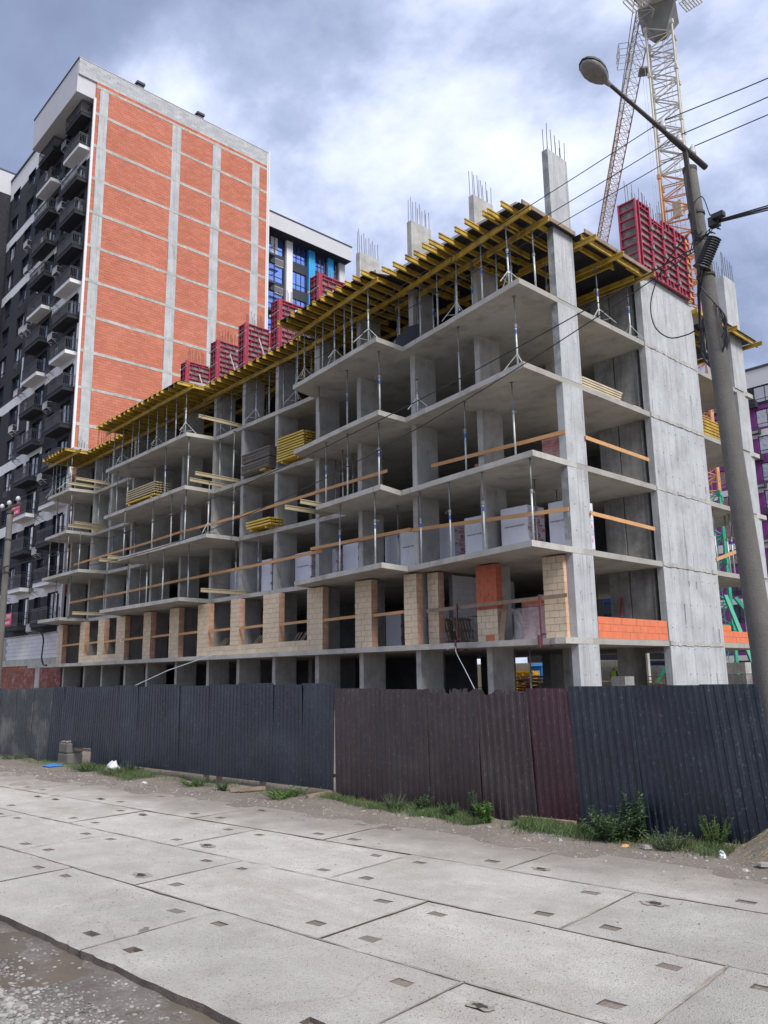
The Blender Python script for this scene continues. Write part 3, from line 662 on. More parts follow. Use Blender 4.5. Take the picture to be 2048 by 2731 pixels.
for x, n_ in ((-4.65, 'left'), (-.95, 'right')):
    t = thing('rail_post', f'{n_} maroon steel clamp post holding the weathered ground storey guard rail', 'rail post', (x, -.68, 2.75), 'maroon rail posts')
    mb = MB(); mb.box(x-.025, x+.025, -.71, -.66, 2.75, 4.42); part('upright', mb, m_maroon, t)
    mb = MB(); mb.box(x-.06, x+.02, -.82, -.7, 2.7, 3.1); mb.box(x-.02, x+.2, -.72, -.66, 3.1, 3.16); mb.box(x, x+.3, -.75, -.5, 2.72, 2.76); part('slab_clamp', mb, m_maroon, t)
# ================================================================== FORMWORK DECK
ORD = ['first','second','third','fourth','fifth','sixth','seventh','eighth','ninth','tenth','eleventh','twelfth','thirteenth','fourteenth','fifteenth','sixteenth','seventeenth','eighteenth','nineteenth','twentieth','twenty-first','twenty-second','twenty-third','twenty-fourth','twenty-fifth','twenty-sixth','twenty-seventh','twenty-eighth','twenty-ninth','thirtieth','thirty-first','thirty-second','thirty-third','thirty-fourth','thirty-fifth','thirty-sixth','thirty-seventh','thirty-eighth','thirty-ninth','fortieth']
ZP, ZC, ZM = 17.79, 17.67, 17.47
def beam_part(name, p, q, par, m=m_yel, h=.2):
    mb = MB(); mb.hbeam(p, q, h); return part(name, mb, m, par, loc=p)
def formwork(label, poly, mains, xs, y0f, y1, seed=0):
    t = thing('slab_formwork', label, 'formwork', (poly[0][0], poly[0][1], 17.3), 'yellow beam formwork bays under the top deck')
    mb = MB(); mb.prism(poly, ZP-.012, ZP+.012); part('deck_panel', mb, [m_ply], t)
    for p, q in mains: beam_part('main_beam', (p[0], p[1], ZM), (q[0], q[1], ZM), t)
    for x in xs:
        y0 = y0f(x)+U(-.1, .08); dx = U(-.04, .04)
        beam_part('cross_beam', (x, y0, ZC), (x+dx, y0+U(3.7, 3.95), ZC), t)
        if R() < .6: beam_part('cross_beam', (x+.1, y0+3.45, ZC), (x+.1+dx, min(y1, y0+6.9), ZC), t)
    return t
def frange(a, b, st): 
    o = []; 
    while (a > b if st < 0 else a < b): o.append(a); a += st*U(.9, 1.1)
    return o
formwork('yellow beam slab formwork at the near roof corner beside the corner column', [(.12,-2.1),(.12,5.9),(-6.7,5.9),(-6.75,-1.95)],
  [((.5,-2.0),(-3.9,-1.33)),((-3.7,-1.42),(-8.3,-.75)),((.5,-.95),(-2.9,-.62)),((-2.6,-.68),(-8.2,-.1)),((.2,1.5),(-6.6,1.5)),((.2,3.6),(-6.6,3.6)),((.2,5.2),(-6.6,5.2))],
  [-.21,-.81,-1.01,-1.76,-2.34,-3.02,-3.55,-3.91,-4.49,-4.94,-5.65,-6.2], lambda x: -2.7, 5.9)
formwork('yellow beam slab formwork over the second balcony from the near corner', [(-6.8,-2.75),(-6.75,5.9),(-13.6,5.9),(-13.3,-2.85)],
  [((-6.7,-2.5),(-10.1,-2.12)),((-9.5,-2.18),(-13.45,-1.68)),((-6.6,-.9),(-10.2,-.7)),((-10,-.75),(-13.6,-.5)),((-6.7,1.6),(-13.5,1.6)),((-6.7,4),(-13.5,4))],
  frange(-6.95, -13.4, -.56), lambda x: -3.05+(-6.95-x)*.03, 5.9)
formwork('yellow beam slab formwork along the straight edge below the tall red column forms', [(-13.6,-1.1),(-13.6,5.9),(-22.6,5.9),(-22.6,-1.1)],
  [((-13.3,-.4),(-17.4,-.42)),((-17.0,-.4),(-20.9,-.38)),((-20.6,-.36),(-24.0,-.34)),((-13.6,1.6),(-22.6,1.6)),((-13.6,4),(-22.6,4))],
  frange(-13.8, -22.5, -.6), lambda x: -1.25, 5.9)
formwork('yellow beam slab formwork over the long third balcony in the middle of the front', [(-22.65,-2.62),(-22.65,5.9),(-33.5,5.9),(-33.4,-2.55)],
  [((-22.2,-2.0),(-26.5,-1.97)),((-26,-1.95),(-30,-1.9)),((-29.6,-1.88),(-33.6,-1.86)),((-22.6,-.1),(-28,-.05)),((-27.6,-.05),(-33.4,.0)),((-22.6,2.2),(-33.4,2.2))],
  frange(-22.7, -33.5, -.62), lambda x: -2.65, 5.9)
formwork('yellow beam slab formwork on the straight edge between third and fourth balcony', [(-33.5,-.7),(-33.5,5.9),(-39.4,5.9),(-39.4,-.7)],
  [((-33.4,0.0),(-39.4,.06)),((-33.4,2.2),(-39.4,2.2))], frange(-33.8, -39.3, -.62), lambda x: -.8, 5.9)
formwork('small yellow beam slab formwork over the farthest balcony by the black apartment tower', [(-39.4,-2.3),(-39.4,5.9),(-43.9,5.9),(-43.9,-2.25)],
  [((-38.2,-1.6),(-44.2,-1.6)),((-38.6,.1),(-44,.1))], frange(-39.4, -43.9, -.6), lambda x: -2.35, 5.9)
t = thing('slab_formwork', 'yellow beam edge formwork along the right-hand front between corner column and core', 'formwork', (0, 1.3, 17.3), 'yellow beam formwork bays under the top deck')
mb = MB(); mb.box(.125, .5, 1.25, 5.95, ZP-.012, ZP+.012); part('deck_panel', mb, m_ply, t)
for x in (.38,): beam_part('cross_beam', (x, 1.25, ZC), (x, 5.3, ZC), t)
beam_part('cross_beam', (.3, 4.5, ZC+.01), (.3, 6.0, ZC+.01), t)
for y in (1.35, 3.2, 5.5): beam_part('main_beam', (-2.6, y, ZM), (.95, y, ZM), t)
mb = MB()
for y0, y1 in ((-2.0, 1.2), (1.25, 3.4), (3.45, 6.1)): mb.box(.14 if y0 < 1 else .51, .18 if y0 < 1 else .55, y0, y1, 17.78, 17.93)
part('edge_plank', mb, m_gwood, t)
mb = MB(); mb.box(.185, .21, -2.0, 1.15, 17.74, 17.86); part('edge_board', mb, m_gwood, t)
t = thing('slab_formwork', 'yellow beam formwork sticking out around the far right end column', 'formwork', (0, 14, 17.3), 'yellow beam formwork bays under the top deck')
mb = MB(); mb.box(-4, .45, 12.2, 16.3, ZP-.012, ZP+.012); part('deck_panel', mb, m_ply, t)
for x in (.35, -.9, -1.5): beam_part('cross_beam', (x, 12.4, ZC), (x, 16.6, ZC), t)
for y in (13.2, 15.9): beam_part('main_beam', (-3, y, ZM), (.85, y, ZM), t)
mb = MB(); mb.box(.02, .3, 10.4, 11.6, 17.55, 17.75); part('edge_beam', mb, m_yel, t)

# ================================================================== STEEL PROPS
def prop_meshes(H):
    q = {}
    a = MB(); a.tube([(0,0,.008), (0,0,H*.62)], .034, 7); q['outer_tube'] = (a.mesh('outer_tube', m_galv, smooth=True))
    a = MB(); a.tube([(0,0,H*.6), (0,0,H-.008)], .026, 6); q['inner_tube'] = (a.mesh('inner_tube', m_galvd, smooth=True))
    a = MB(); a.tube([(0,0,H*.585), (0,0,H*.63)], .052, 8)
    a.tube([(.03,0,H*.60), (.12,.03,H*.62), (.16,0,H*.59), (.11,-.04,H*.58)], .009, 4); q['collar'] = a.mesh('collar', m_galvd)
    a = MB(); a.box(-.07,.07,-.07,.07,H-.008,H); q['head_plate'] = a.mesh('head_plate', m_galvd)
    a = MB(); a.box(-.07,.07,-.07,.07,0,.008); q['base_plate'] = a.mesh('base_plate', m_galvd); return q
PM = {2.8: prop_meshes(2.8), 2.37: prop_meshes(2.37), 1.42: prop_meshes(1.42), 2.5: prop_meshes(2.5)}
a = MB(); a.tube([(0,0,0), (0,0,.16)], .036, 7); m_bandm = a.mesh('sticker_band', m_bluetape)
tm = MB()
for k in range(3):
    an = 2.1*k+.4; c, s = math.cos(an), math.sin(an)
    tm.tube([(.05*c,.05*s,.62), (.62*c,.62*s,.015)], .017, 5); tm.tube([(.05*c,.05*s,.16), (.42*c,.42*s,.22)], .012, 4)
tm.tube([(0,0,.56), (0,0,.64)], .055, 7)
m_trip = tm.mesh('tripod_legs', m_galv)
def prop(x, y, z, H, label, grp, tripod=False):
    t = thing('steel_prop', label, 'prop', (x, y, z), grp); t.rotation_euler = (U(-.012,.012), U(-.012,.012), U(0, 6.28))
    for k, me in PM[H].items():
        o = bpy.data.objects.new(k, me); COL.objects.link(o); o.parent = t
    if R() < .33:
        o = bpy.data.objects.new('sticker_band', m_bandm); COL.objects.link(o); o.parent = t; o.location = (0, 0, H*.5)
    if tripod:
        o = bpy.data.objects.new('tripod', m_trip); COL.objects.link(o); o.parent = t
    return t
PR = {
 'fourth': (12, 2.8, [(-.74,-1.48,1),(-3.72,-1.14,0),(-7.41,-1.82,0),(-9.83,-1.5,0),(-12.22,-1.12,0),(-20.46,-.45,0),(-22.17,-.22,0),(-22.99,-1.72,0),(-25.57,-1.7,0),(-30.37,-1.69,0),(-32.35,-1.47,0),(-36.9,.05,0),(-38.67,.06,0),(-39.67,-1.46,0),(-42.78,-1.26,0)]),
 'third': (9, 2.8, [(-1.14,-1.33,0),(-3.61,-1.08,0),(-7.55,-1.79,0),(-9.48,-1.8,0),(-11.49,-.35,0),(-11.0,-1.72,0),(-11.6,.33,0),(-12.96,.41,0),(-13.0,-.15,0),(-13.3,.9,0),(-19.64,-.9,0),(-20.4,-1.9,1),(-22.99,-1.79,0),(-24.46,-1.81,0),(-26.62,-1.86,0),(-30.02,-1.93,0),(-32.75,.05,0),(-36.22,.1,0),(-37.44,-1.6,0),(-39.59,-1.54,0),(-41.21,-1.57,0),(-42.93,-1.55,0)]),
 'second': (6, 2.8, [(-.29,-1.72,0),(-2.46,-1.57,0),(-4.24,-1.35,0),(-6.03,-1.05,0),(-8.36,-.03,0),(-1.93,.73,0),(-2.46,2.82,0),(-7.28,-2.29,0),(-9.87,-1.92,0),(-18.24,-.25,0),(-20.39,-.2,0),(-22.6,-1.69,0),(-24.81,-2.0,0),(-26.88,-1.9,0),(-29.94,-1.63,0),(-31.37,-.13,0),(-36.98,.05,0),(-38.9,-1.5,0),(-40.07,-1.2,0),(-42.11,-1.26,0),(-.33,11.36,0),(-.69,13.37,0),(-.38,13.07,0)]),
 'top': (15, 2.37, [(-.7,-1.8,1),(-.25,-.87,0),(-2.11,-1.57,0),(-3.52,-1.38,1),(-3.33,-.66,0),(-2.13,-.68,0),(-4.68,-1.2,0),(-4.31,-.55,0),(-5.83,-1.0,0),(-5.66,-.4,0),(-6.63,-.3,0),(-7.15,-.9,1),(-7.99,-.2,0),(-1.39,-.75,0),(-1.46,1.5,0),(-7.46,-2.35,1),(-8.65,-2.2,0),(-9.21,-2.15,0),(-9.96,-2.08,1),(-10.94,-1.96,0),(-11.53,-1.9,0),(-12.47,-1.78,1),(-13.2,-1.66,0),(-15.19,-.27,1),(-16.3,-.2,0),(-17.49,-.25,0),(-18.69,-.25,1),(-14.0,-.2,0),(-21.27,-.15,0),(-20.4,1.6,0),(-22.53,-.04,1),(-23.1,-1.9,1),(-24.2,-1.9,0),(-25.35,-1.88,0),(-26.58,-1.84,1),(-27.77,-1.8,0),(-29.0,-1.78,0),(-29.86,-1.8,0),(-31.22,-1.8,1),(-32.42,-1.78,0),(-43.3,-1.55,1),(-42.6,-1.55,0),(-41.83,-1.57,0),(-40.59,-1.56,1),(-39.7,-1.6,0),(-34.5,.1,1),(-35.7,.1,0),(-37.4,.1,1),(-38.4,.1,0),(-.29,3.21,1),(-.3,5.5,1),(-.4,12.4,0),(-.4,13.4,0)])}
PROJ = lambda x, y, z: (Vector((x,y,z))-CAMP).dot(r_)/max(.1, (Vector((x,y,z))-CAMP).dot(f_))
for lv, (z, H, L) in PR.items():
    grp = f'steel props on the {lv} storey'
    side = [p for p in L if p[1] > 2.9]; front = [p for p in L if p[1] <= 2.9]
    front.sort(key=lambda p: -PROJ(p[0], p[1], z)); side.sort(key=lambda p: PROJ(p[0], p[1], z))
    lvn = {'top': 'under the yellow formwork deck', 'fourth': 'one storey below the formwork', 'third': 'two storeys below the formwork', 'second': 'three storeys below the formwork'}[lv]
    for i, (x, y, tr) in enumerate(front):
        prop(x, y, z, H, f"{'tripod-footed' if tr else 'slender'} steel prop {lvn}, {ORD[i]} from the right along the long front" if i < 30 else f"{'tripod-footed' if tr else 'slender'} steel prop {lvn}, {ORD[len(front)-1-i]} from the left along the long front", grp, tr)
    for i, (x, y, tr) in enumerate(side):
        prop(x, y, z, H, f"{'tripod-footed' if tr else 'slender'} steel prop {lvn}, {ORD[i]} along the right-hand front", grp, tr)
prop(-6.1, -1.0, 12, 1.42, 'short steel prop standing free on its tripod, not reaching the ceiling, fourth storey', 'steel props on the fourth storey', True)
prop(-2.9, 1.2, .35, 2.5, 'thin dark steel prop standing in the open basement bay near the corner', 'steel props in the basement', False)
# leaning bundles of folded props
for i, (x, y, z, n_) in enumerate(((-3.62,.5,12,'leaning on the second column from the corner, fourth storey'), (-6.6,.3,12,'lying beside the third column, fourth storey'), (-13.05,.5,12,'leaning on the fifth column, fourth storey'))):
    t = thing('folded_tripods', f'bundle of folded steel tripod legs {n_}', 'tripod bundle', (x, y, z), 'bundles of folded tripods')
    for k in range(4):
        mb = MB(); hh = 1.05 if i != 1 else .25
        mb.tube([(x+.02+k*.05, y-.3+U(-.1,.1), z+.02), (x+U(-.06,.12), y+.15+k*.06, z+hh*U(.8,1))], .022, 5); part('leg', mb, m_galvd, t)
# outrigger beams laid across the slab notches
for p, q, z, n_ in (((-20.2,-2.75),(-20.25,0.2),15,'top slab, right of the long third balcony'), ((-20.35,-2.75),(-20.45,.2),12,'fourth storey slab, the higher of a pair'), ((-21.7,-2.3),(-21.85,.2),12,'fourth storey slab, the lower of a pair'),
   ((-11.4,-2.78),(-11.5,.3),9,'third storey slab beside the second balcony, the short one'), ((-12.75,-2.6),(-12.7,.3),9,'third storey slab beside the second balcony, the long one'), ((-19.7,-2.6),(-19.7,.3),6,'second storey slab right of the third balcony'),
   ((-37.0,-2.3),(-37.1,.4),15,'top slab by the farthest balcony, upper of a pair'), ((-38.6,-2.15),(-38.6,.4),15,'top slab by the farthest balcony, lower of a pair'), ((-37,-2.25),(-37.15,.4),12,'fourth storey by the farthest balcony, upper of a pair'),
   ((-38.3,-2.15),(-38.4,.4),12,'fourth storey by the farthest balcony, lower of a pair'), ((-32.6,-2.3),(-32.6,.3),9,'third storey slab left of the third balcony, long one'), ((-31.1,-2.4),(-31.1,.3),9,'third storey slab left of the third balcony, short one'), ((-36.4,-2.25),(-36.2,.3),6,'second storey slab by the farthest balcony')):
    mb = MB(); mb.hbeam((*p, z+.11), (*q, z+.11)); solo('outrigger_beam', mb, m_oldbeam, f'weathered timber beam poking out over the {n_}', 'beam', 'weathered outrigger beams', loc=(*p, z+.01))
# ---------------- stacks
def beam_stack(x0, x1, y0, z, layers, n, label, m=m_yelb, h=.135, skew=0):
    for l in range(layers):
        for k in range(n):
            dx = U(-.06, .06); mb = MB(); yy = y0+k*.21+U(-.012,.012)
            mb.hbeam((x0+dx+skew*l*.02, yy, z+.12+h*(l+.5)), (x1+dx+skew*l*.02, yy+U(-.02,.02), z+.12+h*(l+.5)), .19, .078, 0, (0,1,0))
            solo('stacked_beam', mb, m, label, 'beam', label+' pile', loc=(x0+dx, yy, z+.12+h*l))
    for x in (x0+.4, x1-.4):
        mb = MB(); mb.box(x-.05, x+.05, y0-.1, y0+n*.21, z, z+.1); solo('bearer', mb, m_yel, ('left' if x < (x0+x1)/2 else 'right')+' short yellow bearer under the ' + label.split(' in the ')[-1], 'bearer', 'bearers under the beam stacks', loc=(x, y0, z))
beam_stack(-16.1, -13.95, -.62, 12, 9, 5, 'yellow formwork beam in the tall stack between two columns on the fourth storey')
beam_stack(-18.6, -16.5, -.68, 9, 3, 4, 'yellow formwork beam in the low stack on the third storey edge', h=.14)
beam_stack(-29.8, -26.2, -1.95, 12, 1, 5, 'yellow formwork beam in the bottom layer of the third balcony stack')
beam_stack(-29.8, -26.2, -1.95, 12.16, 5, 5, 'grey timber beam in the upper layers of the third balcony stack', m_oldbeam)
beam_stack(-4.4, -1.9, 13.2, 12, 0, 0, '') if False else None
for l in range(22):
    gap = .02 if l < 12 else .07; z = 12.1 + l*.048 + (0 if l < 11 else .04); sk = (.1 if l < 11 else .25)
    mb = MB(); a = U(-.04,.04)-.06*(21-l)/21; mb.box(-19.25+a, -16.75+a*.4, -.72+U(-.03,.03), .6, z, z+.024)
    solo('plywood_sheet', mb, m_plyedge, f'worn grey plywood sheet in the tall stack on the fourth storey, {ORD[21-l]} from the top', 'plywood sheet', 'plywood sheets in the tall stack', loc=(-18, 0, z))
mb = MB(); mb.box(-17.6,-17.1,-.7,.5,12.0,12.09); solo('bearer', mb, m_yel, 'yellow bearer under the plywood sheet stack', 'bearer', loc=(-17.3,0,12))
for l in range(5):
    for k in range(3):
        mb = MB(); y0 = 1.35+U(-.03,.05)+l*.06; mb.box(-.2-.16*k-.15, -.2-.16*k, y0, y0+2.75, 12.02+l*.1, 12.08+l*.1)
        solo('stacked_plank', mb, m_wood2, f'pale timber plank right of the corner column, {ORD[l]} layer from the bottom, {("outer","middle","inner")[k]} row', 'plank', 'pale planks stacked on the slab edge', loc=(-.3, y0, 12.02))
mb = MB(); mb.box(-.5,-.1,4.9,5.5,12.0,12.09); solo('plank_offcut', mb, m_wood2, 'short pale plank offcut by the core wall, fourth storey', 'plank', loc=(-.3,5.2,12))
for k in range(2):
    mb = MB(); mb.box(-.3-.2*k, -.12-.2*k, 1.9+.4*k, 5.2, 9.01+.02*k, 9.06+.02*k); solo('loose_plank', mb, m_wood2, f"whitish plank lying along the third storey edge, {'outer' if k == 0 else 'inner'} one", 'plank', loc=(-.2, 2, 9))
for l in range(3):
    for k in range(4):
        mb = MB(); xx = -1.35+k*.2; zz = 12.1+l*.17
        mb.hbeam((xx, .35+U(-.05,.05), zz), (xx+U(-.03,.03), 2.5, zz), .14, .12)
        solo('stacked_beam', mb, m_oldbeam if (l+k) % 4 else m_yel, 'short formwork beam end-on in the small heap left of the corner column', 'beam', 'short beams heaped beside the corner column', loc=(xx, .4, zz))
for l in range(7):
    for k in range(3):
        mb = MB(); mb.hbeam((-.5-.22*k, 10.7, 12.1+l*.15), (-.5-.22*k, 13.3, 12.1+l*.15), .14, .19, 0)
        solo('stacked_beam', mb, m_yel if l > 0 else m_oldbeam, 'yellow beam in the stack right of the core, fourth storey', 'beam', 'yellow beams stacked right of the core', loc=(-.5, 10.7, 12.1))
# film-wrapped pallets of aerated blocks with red print
T_A = text_mesh('PORISTON', .225, mat=m_print); T_B = text_mesh('ГАЗОБЕТОН-Ш', .085, mat=m_print); T_C = text_mesh('D400', .12, mat=m_wrap); T_D = text_mesh('D400-20-60/20-ТЕПЛОБЛОК', .07, mat=m_prblk)
def pack(x1, y0, w_, d, h, z, label, front=True, rows=3, x0=None):
    x0 = x1-w_
    t = thing('wrapped_block_pallet', label, 'block pallet', ((x0+x1)/2, y0+d/2, z), 'white film-wrapped pallets of aerated blocks')
    mb = MB()
    for k in range(3): mb.box(x0+.02, x1-.02, y0+.02+k*(d-.14)/2, y0+.12+k*(d-.14)/2, z, z+.1)
    mb.box(x0, x1, y0, y0+d, z+.1, z+.13); part('pallet', mb, m_gwood, t)
    mb = MB(); mb.box(x0, x1, y0, y0+d, z+.13, z+h); o = part('wrapped_blocks', mb, m_wrap, t)
    bv = o.modifiers.new('b', 'BEVEL'); bv.width = .02; bv.segments = 2
    for r in range(rows):
        zc = z+.22+r*.52
        if zc+.3 > z+h: break
        place_text(T_A, t, (x1+.004, y0+d/2, zc+.17), (0,1,0)); place_text(T_B, t, (x1+.004, y0+d/2, zc+.37), (0,1,0))
        mb = MB(); mb.box(x1+.001, x1+.004, y0+d/2-.19, y0+d/2+.19, zc-.03, zc+.12); part('print_box', mb, m_print, t)
        place_text(T_C, t, (x1+.006, y0+d/2, zc), (0,1,0))
        mb = MB(); mb.box(x1+.001, x1+.003, y0+.08, y0+d-.08, zc-.09, zc-.082); mb.box(x1+.001, x1+.003, y0+.08, y0+d-.08, zc-.066, zc-.06); part('print_line', mb, m_print, t)
    if front: place_text(T_D, t, ((x0+x1)/2, y0-.004, z+h*.6), (1,0,0))
    return t
pack(-2.1, .45, 1.25, 1.0, 1.86, 6, 'largest white film-wrapped block pallet, between the second column and the corner column')
pack(-.42, .75, 1.0, 1.3, 1.82, 6, 'white block pallet half hidden behind the corner column, second storey')
pack(-4.0, .45, 1.15, .9, 1.8, 6, 'white block pallet left of the second column with its plain face to the street')
pack(-6.1, .9, 1.1, 1.15, 1.85, 6, 'white block pallet with large red print facing right, beside the third column', False)
pack(-7.6, .5, 1.2, .9, 1.8, 6, 'white block pallet immediately left of the third column, second storey')
pack(-9.2, 1.0, 1.1, 1.2, 1.85, 6, 'white block pallet with red print right of the fourth column, second storey', False)
pack(-11.6, .6, 1.1, 1.0, 1.75, 6, 'white block pallet between the fourth and fifth columns, right one', False)
pack(-12.9, .4, .6, 1.0, 1.6, 6, 'narrow white block pallet between the fourth and fifth columns, left one', False)
pack(-14.9, .5, 1.3, .9, 1.75, 6, 'white block pallet left of the fifth column, second storey', True)
pack(-18.1, .45, .9, .9, 1.75, 6, 'white block pallet right of the seventh column, nearer the edge', False)
pack(-18.9, 1.2, 1.1, .9, 1.75, 6, 'white block pallet right of the seventh column, set deeper inside', False)
pack(-21.6, .9, 1.1, 1.0, 1.75, 6, 'red-printed white block pallet left of the seventh column', False)
pack(-13.9, 2.1, 1.1, 1.0, 1.0, 9, 'low white block pallet on the third storey behind the outrigger beams', False, 2)
pack(-2.6, 3.2, 1.3, 1.2, 1.9, 3, 'white block pallet deep in the ground storey behind the film-covered brick pack', False, 1)
pack(-7.9, 2.4, 1.0, 1.0, 1.6, 3, 'white block pallet in the dark ground storey bay by the grey column', False, 2)
pack(-10.4, 2.0, 1.0, 1.0, 1.6, 3, 'white block pallet in the ground storey doorway left of the grey column', False, 2)
def bpack(x0, x1, y0, y1, z, h, label, holes=False):
    t = thing('brick_pack', label, 'brick pack', ((x0+x1)/2, y0, z), 'film-wrapped packs of red bricks')
    n = int(h/.1)
    for r in range(n):
        mb = MB(); yy = y0
        while yy < y1-.05: mb.box(x0+U(0,.012), x1-U(0,.012), yy+.004, min(y1, yy+.25)-.004, z+.1+r*h/n+.004, z+.1+(r+1)*h/n-.004); yy += .25
        part('brick_layer', mb, m_pink if not (holes and r == n-1) else m_rbrick, t)
    mb = MB(); mb.box(x0, x1, y0, y1, z, z+.1); part('pallet', mb, m_gwood, t)
bpack(-1.25, -.15, .35, 1.35, 9, .95, 'pink film-wrapped brick pack left of the corner column on the third storey')
bpack(-4.9, -4.0, .9, 1.9, 9, .9, 'film-wrapped brick pack left of the second column on the third storey')
bpack(-8.1, -7.2, .9, 1.9, 9, .9, 'film-wrapped brick pack left of the third column on the third storey')
bpack(-2.35, -1.2, .15, 1.2, 3, 1.25, 'red hollow brick pack under loose clear film on the ground storey', True)
mb = MB(); n = 14
for j in range(8):
    for i in range(n+1):
        x = -2.6+1.5*i/n; z = 3.02+1.1*(j/7); mb.v.append((x, .08-.22*(1-j/7)**2+.05*math.sin(i*2.1+j)+.03*math.sin(i*5), z))
for j in range(7):
    for i in range(n): b = j*(n+1)+i; mb.f.append((b, b+1, b+n+2, b+n+1)); mb.m.append(0)
mfilm = bpy.data.materials.new('clear_film'); mfilm.use_nodes = True
b_ = mfilm.node_tree.nodes['Principled BSDF']; b_.inputs['Base Color'].default_value = (.75,.72,.74,1); b_.inputs['Roughness'].default_value = .2; b_.inputs['Alpha'].default_value = .3
solo('plastic_film', mb, mfilm, 'loose crinkled clear film hanging over the red hollow brick pack', 'plastic film', loc=(-1.9, 0, 3), smooth=True)
for i in range(5):
    mb = MB(); q = .05*i; x = -5.75+i*.16
    for k in range(3): mb.beam((x-.1, .05+k*.35+q, 3.02), (x-.1-.02, .35+k*.35+q, 3.02), .01, .01)
    pass
for i in range(2):
    x0 = -5.85+i*.5; t = thing('wooden_pallet', f"wooden pallet leaning on the block partition, {'front' if i else 'rear'} one", 'pallet', (x0, .3, 3), 'leaning wooden pallets')
    mb = MB()
    for k in range(6):
        p = Vector((x0+.05, .1+k*.17, 3.02)); q = p + Vector((-.35, .1, 1.0)); mb.beam(p, q, .09, .022, 0, (1,0,0))
    part('deck_board', mb, m_gwood, t)
    mb = MB()
    for hgt in (.08, .5, .92): p = Vector((x0+.0-.35*hgt, .02+.1*hgt, 3.02+hgt)); mb.beam(p, p+Vector((0, 1.1, 0)), .08, .09, 0)
    part('stringer', mb, m_gwood, t)
t = thing('trestle', 'grey steel trestle scaffold with a board top beside the red-topped brick pier', 'trestle', (-4.3, .6, 3))
mb = MB()
for x, y in ((-4.75,.3),(-4.15,.3),(-4.75,1.3),(-4.15,1.3)): mb.tube([(x+(-.15 if x < -4.5 else .15), y, 3.02), (x, y, 4.0)], .018, 5)
mb.tube([(-4.85,.3,3.3),(-4.1,.3,3.8)], .014, 4); mb.tube([(-4.05,.3,3.3),(-4.8,.3,3.8)], .014, 4); mb.tube([(-4.9,.3,3.1),(-4.0,.3,3.1)], .014, 4); part('frame', mb, m_galvd, t)
mb = MB(); mb.box(-4.95,-3.95,.2,1.4,4.0,4.05); part('board', mb, m_gwood, t)
mb = MB(); mb.beam((-2.78,-.55,2.98), (-2.72,-.25,4.28), .22, .03, 0, (0,1,0)); solo('leaning_plank', mb, m_gwood, 'broad weathered plank standing upright in front of the film-covered brick pack', 'plank', loc=(-2.78,-.5,3))
mb = MB(); n = 10
for j in range(7):
    for i in range(n+1): mb.v.append((-3.1+.75*i/n, .5+.3*math.sin(i*.9)+.1*j, 3.03+(6-j)/6*1.15*(1-(i/n)**1.6)))
for j in range(6):
    for i in range(n): b = j*(n+1)+i; mb.f.append((b, b+1, b+n+2, b+n+1)); mb.m.append(0)
solo('white_sheeting', mb, m_wrap, 'crumpled white sheeting draped behind the upright plank on the ground storey', 'sheeting', loc=(-3, .5, 3), smooth=True)
mb = MB(); mb.beam((-1.9, 5.6, 3.02), (-1.85, 5.92, 4.75), .06, .06); solo('red_pipe', mb, m_red, 'bright red pipe leaning on the dark core wall, ground storey', 'pipe', loc=(-1.9,5.6,3))
for x, z, n_ in ((-14.9, 3.47, 'right sill opening'), (-18.3, 3.47, 'middle sill opening'), (-21.4, 3.47, 'left sill opening')):
    mb = MB()
    for k in range(5): mb.beam((x-.5+.2*k, -.35, z-.3), (x-.6+.25*k+U(-.2,.2), .3, z+.45), .1, .03)
    solo('board_heap', mb, m_gwood, f'heap of brown scrap boards inside the {n_}', 'boards', 'board heaps behind the brick sill', loc=(x, 0, z))
mb = MB(); mb.beam((-6.5,-2.2,14.95+.05), (-5.6,-.4,15.9), .02, .9, 0, (0,0,1)); 
mb = MB(); mb.add([(-7.35,-1.5,15.02),(-6.3,-.6,15.02),(-6.3,-.6,16.0),(-6.7,-.9,15.9)], [(0,1,2,3),(3,2,1,0)]); 
solo('plywood_offcut', mb, m_ply, 'dark film-faced plywood offcut leaning at the notch between the first two balconies, top storey', 'plywood', loc=(-7,-1,15))

# ================================================================== RED FORMWORK
def red_panel(t, p, ux, w_, h, cols, rowh, nrm, stagger=True, ply=True, nm='form_panel'):
    """steel frame panel: p lower-left corner, ux along width, nrm outward"""
    p = Vector(p); ux = Vector(ux); n = Vector(nrm); z = Vector((0,0,1))
    fr = MB(); T = .1
    def bar(a0, b0, a1, b1, wd=.05, dp=T):
        q0 = p+ux*a0+z*b0+n*(dp/2); q1 = p+ux*a1+z*b1+n*(dp/2)
        d = (q1-q0).normalized()
        fr.beam(q0, q1, wd, dp, 0, n)
    bar(0.03,0,0.03,h,.06,.12); bar(w_-.03,0,w_-.03,h,.06,.12)
    r = 0; b = 0.03; k = 0
    while b < h-.1:
        bar(.06, b, w_-.06, b, .04); nb = min(h-.03, b+rowh)
        for c in range(1, cols):
            off = .5 if (stagger and k % 2) else 0
            a = w_*(c-off+ (0 if not off else .0))/cols
            if .1 < a < w_-.1: bar(a, b+.02, a, nb-.02, .035, .08)
        b = nb; k += 1
    bar(.06, h-.03, w_-.06, h-.03, .05)
    part('panel_frame', fr, m_red, t)
    pl = MB(); c0 = p+ux*.02; c1 = p+ux*(w_-.02)
    pl.beam(c0+z*(h/2)-n*.0, c1+z*(h/2)-n*.0, .02, h-.02, 0, (0,0,1)); part('panel_ply', pl, m_redply, t)
